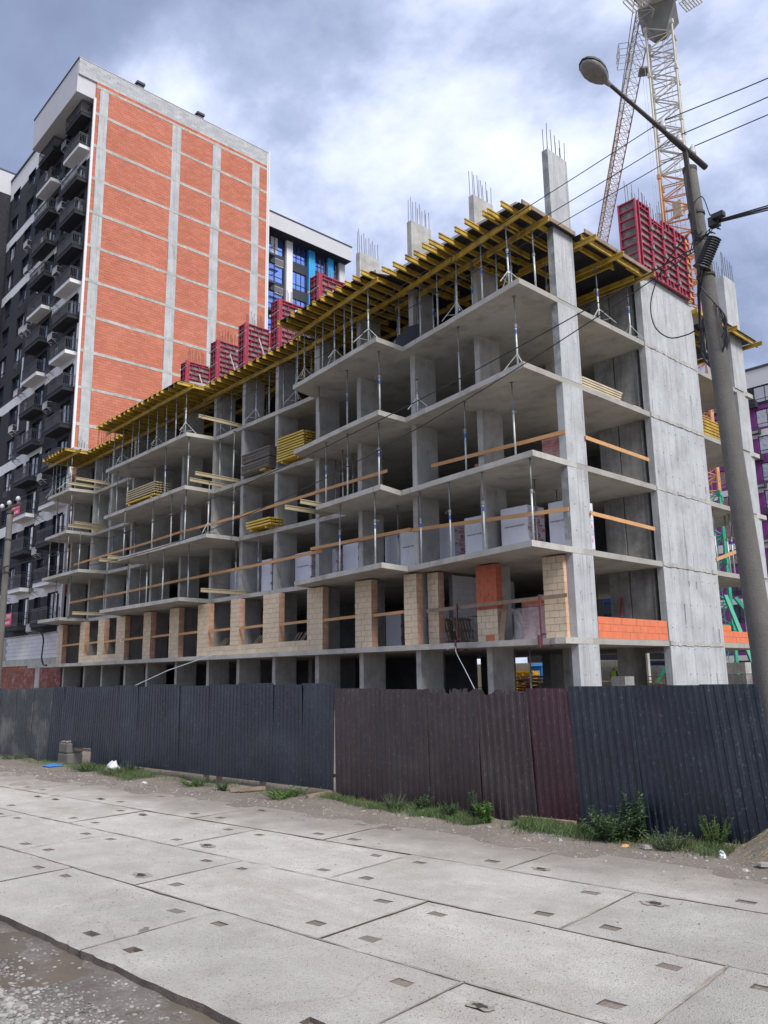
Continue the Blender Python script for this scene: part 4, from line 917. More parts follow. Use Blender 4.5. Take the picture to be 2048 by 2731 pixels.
def col_form(i, x, y, top, label):
    t = thing('column_formwork', label, 'formwork', (x, y, 18), 'crimson column forms on the top deck')
    h = top-18.0; x0 = x-.17; x1 = x+.26+.17
    red_panel(t, (x0, y-.12, 18.0), (1,0,0), x1-x0, h, 2, .3, (0,-1,0), False)
    red_panel(t, (x1, y-.1, 18.0), (0,1,0), 1.45, h, 3, .3, (1,0,0))
    mb = MB(); mb.box(x0-.1, x0-.06, y-.1, y+1.4, 18, top-.02); mb.box(x0, x1, y+1.36, y+1.4, 18, top-.02); part('rear_panel', mb, m_red, t)
    mb = MB(); mb.box(x0, x0+.06, y-.24, y-.2, 18, top); mb.box(x1+.0, x1+.1, y-.24, y-.1, 18, top+.03); mb.box(x1, x1+.13, y+1.36, y+1.46, 18, top); part('corner_bar', mb, m_red, t)
    mb = MB()
    for zz in (18.4, 19.3, 20.2):
        if zz < top-.2: mb.tube([(x0-.12, y-.22, zz), (x1+.1, y-.26, zz+.05)], .022, 5); mb.box(x0-.1, x0, y-.3, y-.2, zz-.06, zz+.06)
    part('clamp', mb, m_galv, t)
    mb = MB(); mb.tube([(x1+.14, y+.6, top-.7), (x1+.75, y+.9, 18.05)], .03, 6); mb.tube([(x1+.4, y+.75, 19.0), (x1+.5, y+.8, 18.6)], .045, 6); part('brace', mb, m_galv, t)
    c = MB(); c.box(x, x+.26, y, y+1.2, 18.0, top-.1); cc = part('column', c, m_conc, fb)
    for k in range(6):
        for s in (0, 1):
            mb = MB(); yy = y+.1+k*.2; xx = x+.04+.18*s; mb.tube([(xx, yy, top-.2), (xx+U(-.03,.03), yy+U(-.03,.03), top+U(.55,1.0))], .014, 4); part('rebar', mb, m_rebar, cc)
col_form(4, CX[4], CY[4], 20.95, 'crimson column form standing against the blue-striped building, nearest of the row')
col_form(5, CX[5], CY[5], 20.93, 'tall crimson column form with a pink label, second of the row')
col_form(6, CX[6], CY[6], 20.75, 'crimson column form in front of the brick wall edge, third of the row')
col_form(7, CX[7], CY[7], 20.75, 'crimson column form with grey braces, fourth of the row')
col_form(8, CX[8], CY[8], 20.6, 'smallest looking crimson column form, farthest of the row')
mb = MB(); mb.box(CX[5]+.26+.17+.1, CX[5]+.26+.17+.11, .5, .75, 20.35, 20.6); solo('form_label', mb, m_wrap, 'pale sticker on the face of the second crimson column form', 'sticker', loc=(CX[5]+.5,.6,20.4))
t = thing('wall_formwork', 'large crimson wall formwork on top of the core wall, with a yellow filler strip', 'formwork', (0, 6, 18.05))
red_panel(t, (-.62, 5.92, 18.06), (1,0,0), .82, 3.25, 1, .4, (0,-1,0), False)
ys = [6.02, 6.95, 8.0, 9.05, 10.05]
for k in range(4):
    hh = (3.25, 2.82, 3.1, 3.1)[k]
    red_panel(t, (.12, ys[k]+.01, 18.06), (0,1,0), ys[k+1]-ys[k]-.02, hh, 1, .33, (1,0,0), False)
    fr = MB()
    for a in (.3, .6): fr.beam((.17, ys[k]+a, 18.08), (.17, ys[k]+a, 18.4), .04, .1, 0, (1,0,0)); fr.beam((.17, ys[k]+a, 18.06+hh-.3), (.17, ys[k]+a, 18.06+hh), .04, .1, 0, (1,0,0))
    part('stiffener', fr, m_red, t, kind='stuff')
mb = MB()
for k in range(1, 5):
    for zz in (18.5, 19.4, 20.3): mb.box(.2, .3, ys[k]-.09, ys[k]+.09, zz-.06, zz+.06); mb.tube([(.26, ys[k], zz-.1), (.3, ys[k]+.02, zz+.16)], .02, 5)
part('clamp', mb, m_galvd, t)
mb = MB(); mb.box(.1, .16, 10.07, 10.36, 18.06, 21.1)
for k in range(9): mb.box(.16, .24, 10.07, 10.36, 18.2+k*.33, 18.26+k*.33)
part('filler_strip', mb, m_yel, t)
mb = MB(); mb.box(.1, .2, 10.4, 10.5, 18.0, 21.25); mb.box(-.6, -.56, 6, 10.4, 18.05, 21.0); part('end_panel', mb, m_red, t)
c = MB(); c.box(-.4, .0, 6.0, 10.3, 18.05, 20.9); cc = part('core_wall', c, m_conc, fb)
for k in range(34):
    mb = MB(); yy = 6.1+k*.125; xx = -.1 if k % 2 else -.35; mb.tube([(xx, yy, 20.8), (xx+U(-.04,.04), yy+U(-.05,.05), 20.9+U(.8, 1.7))], .013, 4); part('rebar', mb, m_rebar, cc)
# ================================================================== FACADE TOOL
pb_ref = [None]
def facade(t, P0, ux, nrm, u0, u1, z0, z1, ops, mats, zone, depth=.22, bu=(), bz=(), name='wall', glass_m=None, fr=True, mull=(.5,), trans=.28):
    """wall skin with real recessed openings ops=[(ua,ub,za,zb)], zone(u,z)->material index; windows built as parts"""
    P0 = Vector(P0); ux = Vector(ux); n = Vector(nrm)
    us = sorted({u0, u1, *bu, *[q for o in ops for q in (o[0], o[1])]}); zs = sorted({z0, z1, *bz, *[q for o in ops for q in (o[2], o[3])]})
    us = [u for u in us if u0 <= u <= u1]; zs = [z for z in zs if z0 <= z <= z1]
    mb = MB(); Pt = lambda u, z, d=0: tuple(P0+ux*u+Vector((0,0,z))-n*d)
    for i in range(len(us)-1):
        for j in range(len(zs)-1):
            uc, zc = (us[i]+us[i+1])/2, (zs[j]+zs[j+1])/2
            if any(a < uc < b and c < zc < d for a, b, c, d in ops): continue
            mb.add([Pt(us[i],zs[j]), Pt(us[i+1],zs[j]), Pt(us[i+1],zs[j+1]), Pt(us[i],zs[j+1])], [(0,1,2,3)], zone(uc, zc))
    for a, b, c, d in ops:
        zi = zone((a+b)/2, c-.05)
        mb.add([Pt(a,c),Pt(b,c),Pt(b,d),Pt(a,d),Pt(a,c,depth),Pt(b,c,depth),Pt(b,d,depth),Pt(a,d,depth)], [(0,4,5,1),(1,5,6,2),(2,6,7,3),(3,7,4,0)], zi)
    part(name, mb, mats, t)
    for a, b, c, d in ops:
        gm = glass_m(a, c) if glass_m else m_glass
        f_ = MB(); e = .05; dd = depth-.02
        def bar(p, q, wd=.055): f_.beam(Vector(Pt(*p, dd)), Vector(Pt(*q, dd)), wd, .06, 0, n)
        bar((a,c+.03),(b,c+.03)); bar((a,d-.03),(b,d-.03)); bar((a+.03,c),(a+.03,d)); bar((b-.03,c),(b-.03,d))
        for mu in mull: bar((a+(b-a)*mu, c), (a+(b-a)*mu, d))
        if trans: bar((a, c+(d-c)*trans), (b, c+(d-c)*trans), .04)
        o = part('window', f_, m_frame, t, loc=Pt(a, c, dd))
        gl = MB(); gl.add([Pt(a,c,depth),Pt(b,c,depth),Pt(b,d,depth),Pt(a,d,depth)], [(0,1,2,3)]); part('pane', gl, gm, o)
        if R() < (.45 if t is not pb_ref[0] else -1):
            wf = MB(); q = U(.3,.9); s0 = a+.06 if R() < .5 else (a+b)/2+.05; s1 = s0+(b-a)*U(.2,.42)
            wf.add([Pt(s0,c+.06,depth-.004),Pt(s1,c+.06,depth-.004),Pt(s1,d-.06,depth-.004),Pt(s0,d-.06,depth-.004)], [(0,1,2,3)]); part('pane_reflection', wf, m_panerefl, o)  # pale strip laid on the pane as a painted bright reflection
def balcony(t, x0, x1, yw, yo, zt, white, banner=None):
    b = MB(); b.box(x0, x1, yo, yw, zt-.32, zt); o = part('balcony', b, m_white if white else m_char, t, loc=(x0, yo, zt))
    c = MB(); c.box(x0-.03, x1+.03, yo-.04, yw, zt, zt+.05); part('balcony_cap', c, m_char2, o)
    r = MB(); zz = zt+.05
    for za in (zz+.1, zz+1.0, zz+.86): r.beam((x0,yo,za),(x1,yo,za),.035,.04); r.beam((x1,yo,za),(x1,yw,za),.035,.04); r.beam((x0,yo,za),(x0,yw,za),.035,.04)
    k = x0
    while k <= x1: r.box(k-.01,k+.01,yo-.01,yo+.01,zz,zz+1.0); k += .13
    k = yo
    while k <= yw: r.box(x1-.01,x1+.01,k-.01,k+.01,zz,zz+1); r.box(x0-.01,x0+.01,k-.01,k+.01,zz,zz+1); k += .13
    part('railing', r, m_iron, o)
    return o
def basket(t, x, y, z, white=False, nrm=-1):
    r = MB()
    for za in (z, z+.55): r.beam((x,y,za),(x+1.0,y,za),.03,.03); r.beam((x,y,za),(x,y+.4,za),.03,.03); r.beam((x+1,y,za),(x+1,y+.4,za),.03,.03)
    k = x
    while k < x+1.01:
        r.box(k-.012,k+.012,y-.012,y+.012,z,z+.55); k += .11
    r.add([(x,y+.01,z+.3),(x+1,y+.01,z+.3),(x+1,y+.01,z+.55),(x,y+.01,z+.55)], [(0,1,2,3),(3,2,1,0)]) if white else None
    r.beam((x,y,z),(x,y+.4,z-.25),.03,.03); r.beam((x+1,y,z),(x+1,y+.4,z-.25),.03,.03)
    part('conditioner_basket', r, m_grey if white else m_iron, t)
# ================================================================== TOWER WITH THE BRICK GABLE
tw = thing('apartment_tower', 'tall apartment tower with bare orange brick gable and charcoal balcony front on the left', 'apartment tower', (-50, 5, 0))
Lk_ = lambda k: 6.2+3.046*k
TX = -44.6
core = MB(); core.box(-66.0, TX-.15, .6, 17.5, 0, 52.6); part('inner_wall', core, m_char, tw)
# brick gable: panels of bricks between concrete belts and columns
ys = [(.28,.6),(1.4,7.4),(8.24,11.5),(12.4,15.9),(16.72,17.6)]; cols = [(.6,1.4),(7.4,8.24),(11.5,12.4),(15.9,16.72)]
belts = [21.25-3.03*2+3.03*i for i in range(12)]+[51.1]
for y0, y1 in ys:
    for i in range(-1, 12):
        za = belts[i]+.26 if i >= 0 else 8.0; zb = belts[i+1]
        mo = MB(); mo.box(TX-.1, TX-.012, y0, y1, za, zb); p = part('brick_panel', mo, m_tmortar, tw, loc=(TX, y0, za))
        st = MB(); n = int(round((zb-za)/.232)); H = (zb-za)/n
        for r in range(n):
            yy = y0 - (.25 if r % 2 else 0)
            while yy < y1-.02:
                a, b = max(yy, y0), min(yy+.5, y1)
                j = U(-.006,.008); st.box(TX-.1, TX+j, a+.006, b-.006, za+r*H+.008, za+(r+1)*H-.006); yy += .5
        me = st.mesh('brick_courses', m_tbrick); o = bpy.data.objects.new('brick_courses', me); COL.objects.link(o); o.parent = p; o.location = -wl(p); o['kind'] = 'stuff'
for z in belts:
    mb = MB(); y = .28
    while y < 17.5: mb.box(TX-.1, TX+.02+U(-.006,.006), y, min(y+1.5,17.6), z+U(-.012,.012), z+.25+U(-.015,.015)); y += 1.5
    part('floor_belt', mb, m_conc, tw)
for a, b in cols:
    for i in range(13):
        za = (belts[i-1]+.25) if i else 8; mb = MB(); mb.box(TX-.1, TX+.015+U(-.01,.01), a+U(-.03,.03), b+U(-.03,.03), za-.02, belts[i]+.02); part('column', mb, m_wall, tw)
mb = MB(); st = MB(); z = belts[-1]+.25
for r in range(1):
    yy = .28-(.25 if r % 2 else 0)
    while yy < 17.6:
        a, b = max(.28,yy), min(17.6,yy+.5)
        if b > a+.02: st.box(TX-.12, TX-.02+U(-.008,.008), a+.006, b-.006, z+r*.3, z+r*.3+.28)
        yy += .5
me = st.mesh('brick_courses', m_rbrick); o = bpy.data.objects.new('top_brick_courses', me); COL.objects.link(o); o.parent = tw; o.location = -wl(tw); o['kind'] = 'stuff'
st = MB()
z = belts[-1]+.53
for r in range(6):
    yy = -1.28-(.3 if r % 2 else 0)
    while yy < 17.6:
        a, b = max(-1.28,yy), min(17.6,yy+.6)
        if b > a+.02: st.box(TX-.14, TX-.01+U(-.004,.004), a+.004, b-.004, z+r*.255, z+r*.255+.25)
        yy += .6
me = st.mesh('block_courses', m_gblock); o = bpy.data.objects.new('parapet_blocks', me); COL.objects.link(o); o.parent = tw; o.location = -wl(tw); o['kind'] = 'stuff'
ZT = z+6*.255
mb = MB(); mb.box(TX-.25, TX+.02, -1.3, 17.7, ZT, ZT+.05); part('parapet_cap', mb, m_grey, tw)
mb = MB(); mb.box(TX-.02, TX+.12, .1, .29, 6, 50.0); part('corner_trim', mb, m_white, tw)
mb = MB(); mb.box(TX-.05, TX+.06, 17.6, 17.9, 6, ZT-.3); mb.tube([(TX+.1, 17.8, 8), (TX+.1, 17.8, ZT+.1)], .09, 8); part('drain_pipe', mb, m_white, tw)
for y in (4.3, 10.3):
    mb = MB(); mb.box(-45.6, -44.9, y-.3, y+.3, ZT-.1, ZT+.75); mb.box(-45.7,-44.8,y-.38,y+.38,ZT+.6,ZT+.82); part('roof_vent', mb, m_cap, tw)
ops = []
for k in range(0, 15):
    L = Lk_(k)
    ops += [(-65.1,-63.0,L+.25,L+2.2),(-60.8,-58.7,L+.25,L+2.15),(-57.6,-56.0,L+.25,L+2.15),(-54.4,-52.0,L+.05,L+2.3),(-50.8,-49.4,L+.25,L+2.15),(-48.0,-45.9,L+.05,L+2.3)]
WB = [(-66,-55,13),(-66,-51.5,11),(-51.5,-44.6,9),(-51.5,-44.6,13),(-66,-44.6,7),(-66,-51.5,5),(-66,-44.6,3),(-66,-44.6,1)]
def zone(u, z):
    for a, b, k in WB:
        if a < u < b and Lk_(k)-.95 < z < Lk_(k): return 1
    if z > 50.6 and u < -53: return 1
    if u > -45.6 and (31 < z < 33.7 or 24.6 < z < 30 or 12 < z < 18.5 or z < 9): return 1
    if -55.8 < u < -55.2 and (46.5 < z < 50.5 or 36.5 < z < 42 or 18.5 < z < 24.4): return 1
    if -58.3 < u < -57.9 and 24 < z < 31: return 1
    if -62 < u < -61.3 and 8 < z < 18: return 1
    return 0
facade(tw, (0,.33,0), (1,0,0), (0,-1,0), -66.0, TX, 0, 52.9, ops, [m_char, m_white], zone, .25, bu=(-66,-55,-51.5,-45.6,-55.8,-55.2,-58.3,-57.9,-53,-62,-61.3), bz=[Lk_(k)-.95 for k in (1,3,5,7,9,11,13)]+[Lk_(k) for k in (1,3,5,7,9,11,13)]+[50.6,31,24.6,30,12,18.5,9,46.5,50.5,36.5,42,24.4,8,24], mull=(.33,.66))
mb = MB(); mb.box(-66.1,-57.5,.2,.34,52.9,53.05); mb.box(-66.1,-66.0,.3,17,52.9,53.05); part('roof_cap', mb, m_cap, tw)
mb = MB(); mb.box(-55.0, TX-.15, -1.3, .32, 50.0, ZT-.1); part('roof_overhang', mb, m_grey, tw)
mb = MB(); mb.box(-55.05, TX, -1.36, -1.28, ZT-.1, ZT+.02); mb.box(-55.06,-55,-1.3,.32,ZT-.1,ZT+.02); part('overhang_cap', mb, m_cap, tw)
for k in range(0, 15):
    L = Lk_(k); w1 = k in (13, 9, 7, 3, 1); w2 = k in (13, 11, 9, 7, 3, 1) if False else k in (13, 7, 9, 3, 1)
    balcony(tw, -48.7, -45.3, .33, -.6, L-.02, k in (13, 9, 7, 3, 1)); balcony(tw, -55.1, -51.5, .33, -.6, L-.02, k in (13, 9, 7, 3, 1) if k != 9 else True)
    basket(tw, -57.5 if k % 2 else -59.2, -.1, L+.1-.6, k % 3 == 0); basket(tw, -50.9, -.1, L-.5, k % 2 == 0)
    if 5 < k < 13 and k % 2: basket(tw, -58.6, -.1, L-.3, True)
mb = MB(); mb.box(-74, -66.05, -.9, 16, 0, 51.4); part('side_wing', mb, m_char, tw)
mb = MB(); mb.box(-74.02, -66.0, -.98, 16, 51.4, 53.9); part('side_wing_parapet', mb, m_grey, tw)
mb = MB(); mb.box(-74.1, -65.95, -1.05, 16.1, 53.9, 54.05); part('side_wing_cap', mb, m_cap, tw)
for k in range(2, 15):
    mb = MB(); L = Lk_(k); mb.box(-71, -66.2, -1.9, -.9, L-.3, L); 
    for q in range(24): mb.box(-71+q*.2, -70.98+q*.2, -1.9, -1.87, L, L+1.0)
    mb.beam((-71,-1.88,L+1),(-66.2,-1.88,L+1),.04,.04); part('balcony', mb, m_char2, tw)
# banners on balcony rails
TB1 = text_mesh('ВЛАСНИК', .42, mat=m_white); TB2 = text_mesh('067 888 8848', .3, mat=m_white)
for k, x in ((3, -53.9), (0, -53.9)):
    L = Lk_(k); t = thing('sale_banner', ('pale pink' if k == 3 else 'red and white')+' owner-sale banner tied on a balcony rail, '+('upper one' if k == 3 else 'lower one near the street'), 'banner', (x, -.7, L+.1), 'banners on balcony rails')
    mb = MB(); n = 8
    for j in range(3):
        for i in range(n+1): mb.v.append((x-1.0+2.1*i/n, -.66-.02*math.sin(i*1.3), L+.08+.5*j))
    for j in range(2):
        for i in range(n): b = j*(n+1)+i; mb.f.append((b,b+1,b+n+2,b+n+1)); mb.m.append(0)
    part('cloth', mb, m_banner, t)
    place_text(TB1, t, (x+.03, -.70, L+.65), (1,0,0)); place_text(TB2, t, (x+.03, -.70, L+.2), (1,0,0))
# small black antenna on the corner
mb = MB(); mb.tube([(-47.2,-.6,ZT),(-47.2,-.6,ZT+1.3)], .03, 5); mb.tube([(-47.6,-.6,ZT+1.1),(-46.8,-.6,ZT+1.1)], .02, 4); mb.box(-47.35,-47.05,-.65,-.55,ZT+.9,ZT+1.2)
solo('roof_antenna', mb, m_iron, 'small black antenna standing on the roof edge of the brick-gabled tower', 'antenna', loc=(-47.2,-.6,ZT))
# ---------------- blue-striped building behind it
bb = thing('blue_striped_building', 'charcoal and mirror glass building with bright blue strips and a deep pale roof overhang', 'building', (-48, 23, 0))
BX = -46.5; ops = []
for k in range(-12, 2):
    z = 43.78+3.0*(k-1)
    for a, b in ((17.95,21.1),(22.1,24.0),(24.95,26.55),(27.4,28.15)): ops.append((a+.02, b-.02, z, z+1.95))
facade(bb, (BX,0,0), (0,1,0), (1,0,0), 17.7, 29.0, 2, 45.8, ops, [m_char2], lambda u, z: 0, .12, glass_m=lambda a, c: m_glassb, mull=(.33,.66), trans=.3)
mb = MB(); mb.box(-60, BX-.3, 17.75, 28.9, 0, 45.6); part('inner_wall', mb, m_char, bb)
mb = MB(); mb.box(-60, BX+1.3, 17.8, 29.1, 45.7, 47.3); part('roof_overhang', mb, m_grey, bb)
mb = MB(); mb.box(BX-1, BX+1.36, 17.8, 29.15, 47.3, 47.42); part('roof_cap', mb, m_cap, bb)
mb = MB(); mb.box(BX-1, BX+1.28, 17.8, 29.05, 45.66, 45.71); part('soffit', mb, m_char, bb)
for a, b, m in ((21.25,22.0,m_white),(24.08,24.9,m_blue),(26.65,27.38,m_blue),(28.2,28.98,m_grey)):
    mb = MB(); mb.box(BX-.05, BX+.3, a, b, 4, 45.65); part('facade_strip', mb, m, bb)
for k in range(6):
    z = 43.2-3.0*k; mb = MB(); mb.box(BX, BX+.9, 18.0, 19.5, z-.2, z)
    for q in range(8): mb.box(BX+.86,BX+.89,18.0+q*.2,18.02+q*.2,z,z+1)
    mb.beam((BX+.88,18,z+1),(BX+.88,19.5,z+1),.04,.04); mb.beam((BX+.88,19.5,z+1),(BX,19.5,z+1),.04,.04); part('balcony', mb, m_iron, bb)
    r = MB()
    for q in range(9): r.box(BX+.5,BX+.52,19.7+q*.12,19.72+q*.12,z-.9,z-.2)
    r.box(BX+.1,BX+.52,19.7,20.7,z-.95,z-.9); r.box(BX+.5,BX+.52,19.7,20.7,z-.22,z-.18); part('conditioner_basket', r, m_grey, bb)
# ---------------- purple building on the right and its dark wing behind the frame
pb = thing('purple_building', 'purple and white apartment building with wavy reflections in its windows on the far right', 'building', (-16, 61, 0))
pb_ref[0] = pb
ops = []; PF = [28.9-3.0*k for k in range(11)]
cols_ = [(-17.1,-14.6),(-12.2,-9.7),(-7,-4.5),(-1.8,.7),(3.4,5.9),(-21.9,-19.6),(-26.6,-24.2),(-31.6,-29.2),(-36.6,-34.2),(-41.6,-39.2)]
for k, L in enumerate(PF):
    for a, b in cols_: ops.append((a, b, L-.45+.5 if False else L-2.55 + (2.6 if False else 0), L-.6))
ops = [(a, b, c, d) for a, b, c, d in ops if d > 2]
for a, b in cols_: ops.append((a, b, 29.1, 30.8))
def zp(u, z):
    if z > 30.85: return 1
    if u < -23: return 2
    if z > 28.75: return 2 if u < -14.4 else 1
    for k in (0, 2, 4, 6, 8, 10):
        if 25.3-2.85*k < z < 26.15-2.85*k: return 1
    return 0
bz = [30.85, 28.75]+[25.3-2.85*k for k in (0,2,4,6,8)]+[26.15-2.85*k for k in (0,2,4,6,8)]
ops2 = []
for k in range(10):
    zt_ = 28.3-2.83*k
    for a, b in cols_: ops2.append((a, b, zt_-1.9, zt_))
ops2 += [(a, b, 29.1, 30.8) for a, b in cols_]
facade(pb, (0,60,0), (1,0,0), (0,-1,0), -48, 8, 0, 32.7, ops2, [m_purple, m_white, m_char], zp, .18, bu=(-23,-14.4), bz=bz, glass_m=lambda a, c: m_glassw if a > -24 else m_glassb, mull=(.45,), trans=.22)
mb = MB(); mb.box(-48, 8, 60.2, 72, 0, 32.6); part('inner_wall', mb, m_char, pb)
mb = MB(); mb.box(-48.1, 8.1, 59.9, 60.3, 32.7, 32.95); part('roof_cap', mb, m_cap, pb)
for k in range(9):
    for x in (-18.2,):
        r = MB(); z = 28.3-2.83*k+.25
        for q in range(14): r.box(x+.2+q*.1, x+.23+q*.1, 59.4, 59.43, z-.0, z+.62)
        r.box(x+.2, x+1.5, 59.4, 59.98, z-.04, z); r.box(x+.2, x+1.5, 59.4, 59.44, z+.6, z+.66); r.box(x+1.45,x+1.5,59.4,60,z,z+.64); part('conditioner_basket', r, m_iron, pb)

# ================================================================== LOW WALL AT THE LEFT
lw = thing('low_block_wall', 'low boundary wall of white blocks over old red brick, left of the frame building', 'wall', (-50, .2, 0))
mb = MB(); mb.box(-62, -44.3, .3, .5, .3, 5.4); part('core', mb, m_mortar, lw)
n_ = 0
for r in range(6):
    x = -44.32+(.3 if r % 2 else 0)
    while x > -56:
        a, b = max(x-.62, -60), min(x, -44.32)
        if b-a > .1: mb = MB(); mb.box(a+.01, b-.01, .27+U(0,.015), .4, 3.55+r*.3+.01, 3.55+(r+1)*.3-.01); part('aerated_block', mb, m_ablock, lw); n_ += 1
        x -= .62
mb = MB(); mb.box(-60, -44.3, .24, .45, 3.05, 3.53); part('concrete_belt', mb, m_conc, lw)
mb = MB(); mb.box(-50.9, -46.2, .22, .45, 2.85, 3.45); part('concrete_patch', mb, m_conc, lw); mb = MB(); mb.box(-49.2, -48.3, .23, .45, .3, 2.9); part('concrete_post', mb, m_conc, lw)
mb = MB(); mb.box(-60, -44.3, .22, .5, 5.36, 5.46); part('wall_cap', mb, m_conc, lw)
st = MB()
for r in range(33):
    x = -44.2-(.13 if r % 2 else 0)
    while x > -58:
        if not (-49.2 < x-.12 < -48.3) and R() > .015: st.box(x-.25, x-.008, .26+U(-.012,.012), .4, .3+r*.084, .3+(r+1)*.084-.01)
        x -= .26
o = part('brick_courses', st, m_oldbrick, lw, kind='stuff')
mb = MB(); mb.box(-44.3,-43.95,-.02,.2,3.0,5.9); part('end_trim', mb, m_white, lw)
mb = MB(); mb.tube(spl([(-50.5,.05,5.5),(-48.8,.0,5.55),(-47.4,-.15,5.4),(-46.2,-.4,4.9),(-45.4,-.7,4.2),(-44.9,-.9,3.5),(-44.2,-1.0,3.0),(-43.6,-1.0,2.95)]), .06, 6); solo('black_hose', mb, m_cable, 'thick black hose hanging over the low block wall beside the frame building', 'hose', loc=(-47,0,5), smooth=True)

# ================================================================== TOWER CRANE
cr = thing('tower_crane', 'tower crane with green, orange and white lattice mast and a lowered-looking jib', 'crane', (-8.4, 28.7, .5))
B0 = Vector((-7.5, 28.2, 0)); E1 = Vector((-1.744, -.669, 0)); E2 = Vector((-.675, 1.74, 0))
def mast(z0, z1, m, nb):
    s = bpy.data.objects.new('mast_section', None); 
    mb = MB()
    co = [B0, B0+E1, B0+E1+E2, B0+E2]
    for c in co: mb.tube([c+Vector((0,0,z0)), c+Vector((0,0,z1))], .09, 6)
    for c in co: mb.box(c.x-.12, c.x+.12, c.y-.12, c.y+.12, z1-.35, z1)
    o = part('mast_section', mb, m, cr, loc=(co[0].x, co[0].y, z0))
    h = (z1-z0)/nb
    for i in range(4):
        a, b = co[i], co[(i+1) % 4]; br = MB()
        for k in range(nb):
            za, zb = z0+h*k, z0+h*(k+1)
            br.tube([a+Vector((0,0,za)), b+Vector((0,0,za))], .046, 5)
            if (k+i) % 2: br.tube([a+Vector((0,0,za)), b+Vector((0,0,zb))], .052, 5)
            else: br.tube([b+Vector((0,0,za)), a+Vector((0,0,zb))], .052, 5)
            mid = (a+b)/2
            if k % 2 == 0: br.tube([a+Vector((0,0,zb)), mid+Vector((0,0,za))], .026, 4)
        part('lattice_brace', br, m, o)
    la = MB(); cc = B0+E1*.35+E2*.75
    for q in (-.2, .2): la.tube([cc+Vector((q,0,z0)), cc+Vector((q,0,z1))], .022, 4)
    k = z0
    while k < z1: la.tube([cc+Vector((-.2,0,k)), cc+Vector((.2,0,k))], .013, 4); k += .35
    part('ladder', la, m, o)
zb = [.5, 4.7, 8.9, 13.4]
for a, b in zip(zb[:-1], zb[1:]): mast(a, b, m_cgreen, 3)
zb = [13.4+(37-13.4)*i/6 for i in range(7)]
for a, b in zip(zb[:-1], zb[1:]): mast(a, b, m_corange, 4)
zb = [37, 41.2, 45.4, 49.3]
for a, b in zip(zb[:-1], zb[1:]): mast(a, b, m_cwhite, 4)
for p in ((-4.4,24.6),(-13,27.5),(-5,33)):
    mb = MB(); mb.beam((p[0],p[1],.5), (-8.4+(p[0]+8.4)*.2, 28.7+(p[1]-28.7)*.2, 6.5), .22, .22); part('base_strut', mb, m_cgreen, cr)
mb = MB(); CM = B0+(E1+E2)/2
def ringq(sz, z): 
    a, b = E1.normalized()*sz, E2.normalized()*sz; return [CM-a-b+Vector((0,0,z)), CM+a-b+Vector((0,0,z)), CM+a+b+Vector((0,0,z)), CM-a+b+Vector((0,0,z))]
q0, q1 = ringq(.45, 48.9), ringq(1.35, 50.7)
mb.add(q0+q1, [(3,2,1,0),(4,5,6,7),(0,1,5,4),(1,2,6,5),(2,3,7,6),(3,0,4,7)]); q0, q1 = ringq(1.3, 50.7), ringq(1.3, 51.6); mb.add(q0+q1, [(3,2,1,0),(4,5,6,7),(0,1,5,4),(1,2,6,5),(2,3,7,6),(3,0,4,7)]); part('slewing_collar', mb, m_cgrey, cr)
mb = MB(); mb.tube([CM+Vector((0,0,51.6)), CM+Vector((0,0,52.4))], 1.3, 14); mb.box(CM.x-1.3, CM.x+1.5, CM.y-1.4, CM.y+1.4, 52.4, 54.4); part('machine_deck', mb, m_cgrey, cr)
mb = MB()
for dx, dy, s_ in ((2.3,.6,.6),(-.3,-2.5,.75)):
    for zz in (50.7, 51.3, 51.9): mb.tube([CM+Vector((dx-s_,dy-s_,zz)), CM+Vector((dx+s_,dy-s_,zz)), CM+Vector((dx+s_,dy+s_,zz)), CM+Vector((dx-s_,dy+s_,zz)), CM+Vector((dx-s_,dy-s_,zz))], .03, 4)
    for sx in (-s_,0,s_):
        for sy in (-s_,s_): mb.tube([CM+Vector((dx+sx,dy+sy,50.7)), CM+Vector((dx+sx,dy+sy,51.9))], .03, 4)
    for q_ in range(7): mb.box(CM.x+dx-s_+q_*s_/3-.03, CM.x+dx-s_+q_*s_/3+.03, CM.y+dy-s_, CM.y+dy+s_, 50.64, 50.7)
    part('service_platform', mb, m_cwhite, cr); mb = MB()
mb = MB()
for sx, sy in ((-1,-1),(1,-1),(1,1),(-1,1)): mb.tube([CM+Vector((sx*.9,sy*.9,54.4)), CM+Vector((0,0,61))], .09, 6)
part('tower_head', mb, m_cwhite, cr)
jd = Vector((-19.7, 25.3, 0)).normalized(); jn = Vector((jd.y, -jd.x, 0)); J0 = Vector((-8.7, 26.7, 50.0))
# jib: two lower chords, one upper chord
n = 46; st_ = 1.0
for s in range(0, n, 6):
    mb = MB(); e = min(n, s+6)
    A = lambda k, side: J0+jd*(k*st_)+jn*(.62*side); T_ = lambda k: J0+jd*(k*st_)+Vector((0,0,1.25))
    for sd_ in (-1, 1): mb.tube([A(s,sd_), A(e,sd_)], .062, 5)
    mb.tube([T_(s), T_(e)], .062, 5)
    o = part('jib_section', mb, m_cwhite if s < 12 else m_cpale, cr, loc=A(s,-1))
    br = MB()
    for k in range(s, e):
        br.tube([A(k,-1), A(k,1)], .026, 4); br.tube([A(k,-1), A(k+1,1)] if k % 2 else [A(k,1), A(k+1,-1)], .026, 4)
        for sd_ in (-1, 1): br.tube([A(k,sd_), T_(k+.5)], .028, 4); br.tube([T_(k+.5), A(k+1,sd_)], .028, 4)
    part('lattice_brace', br, m_cwhite if s < 12 else m_cpale, o)
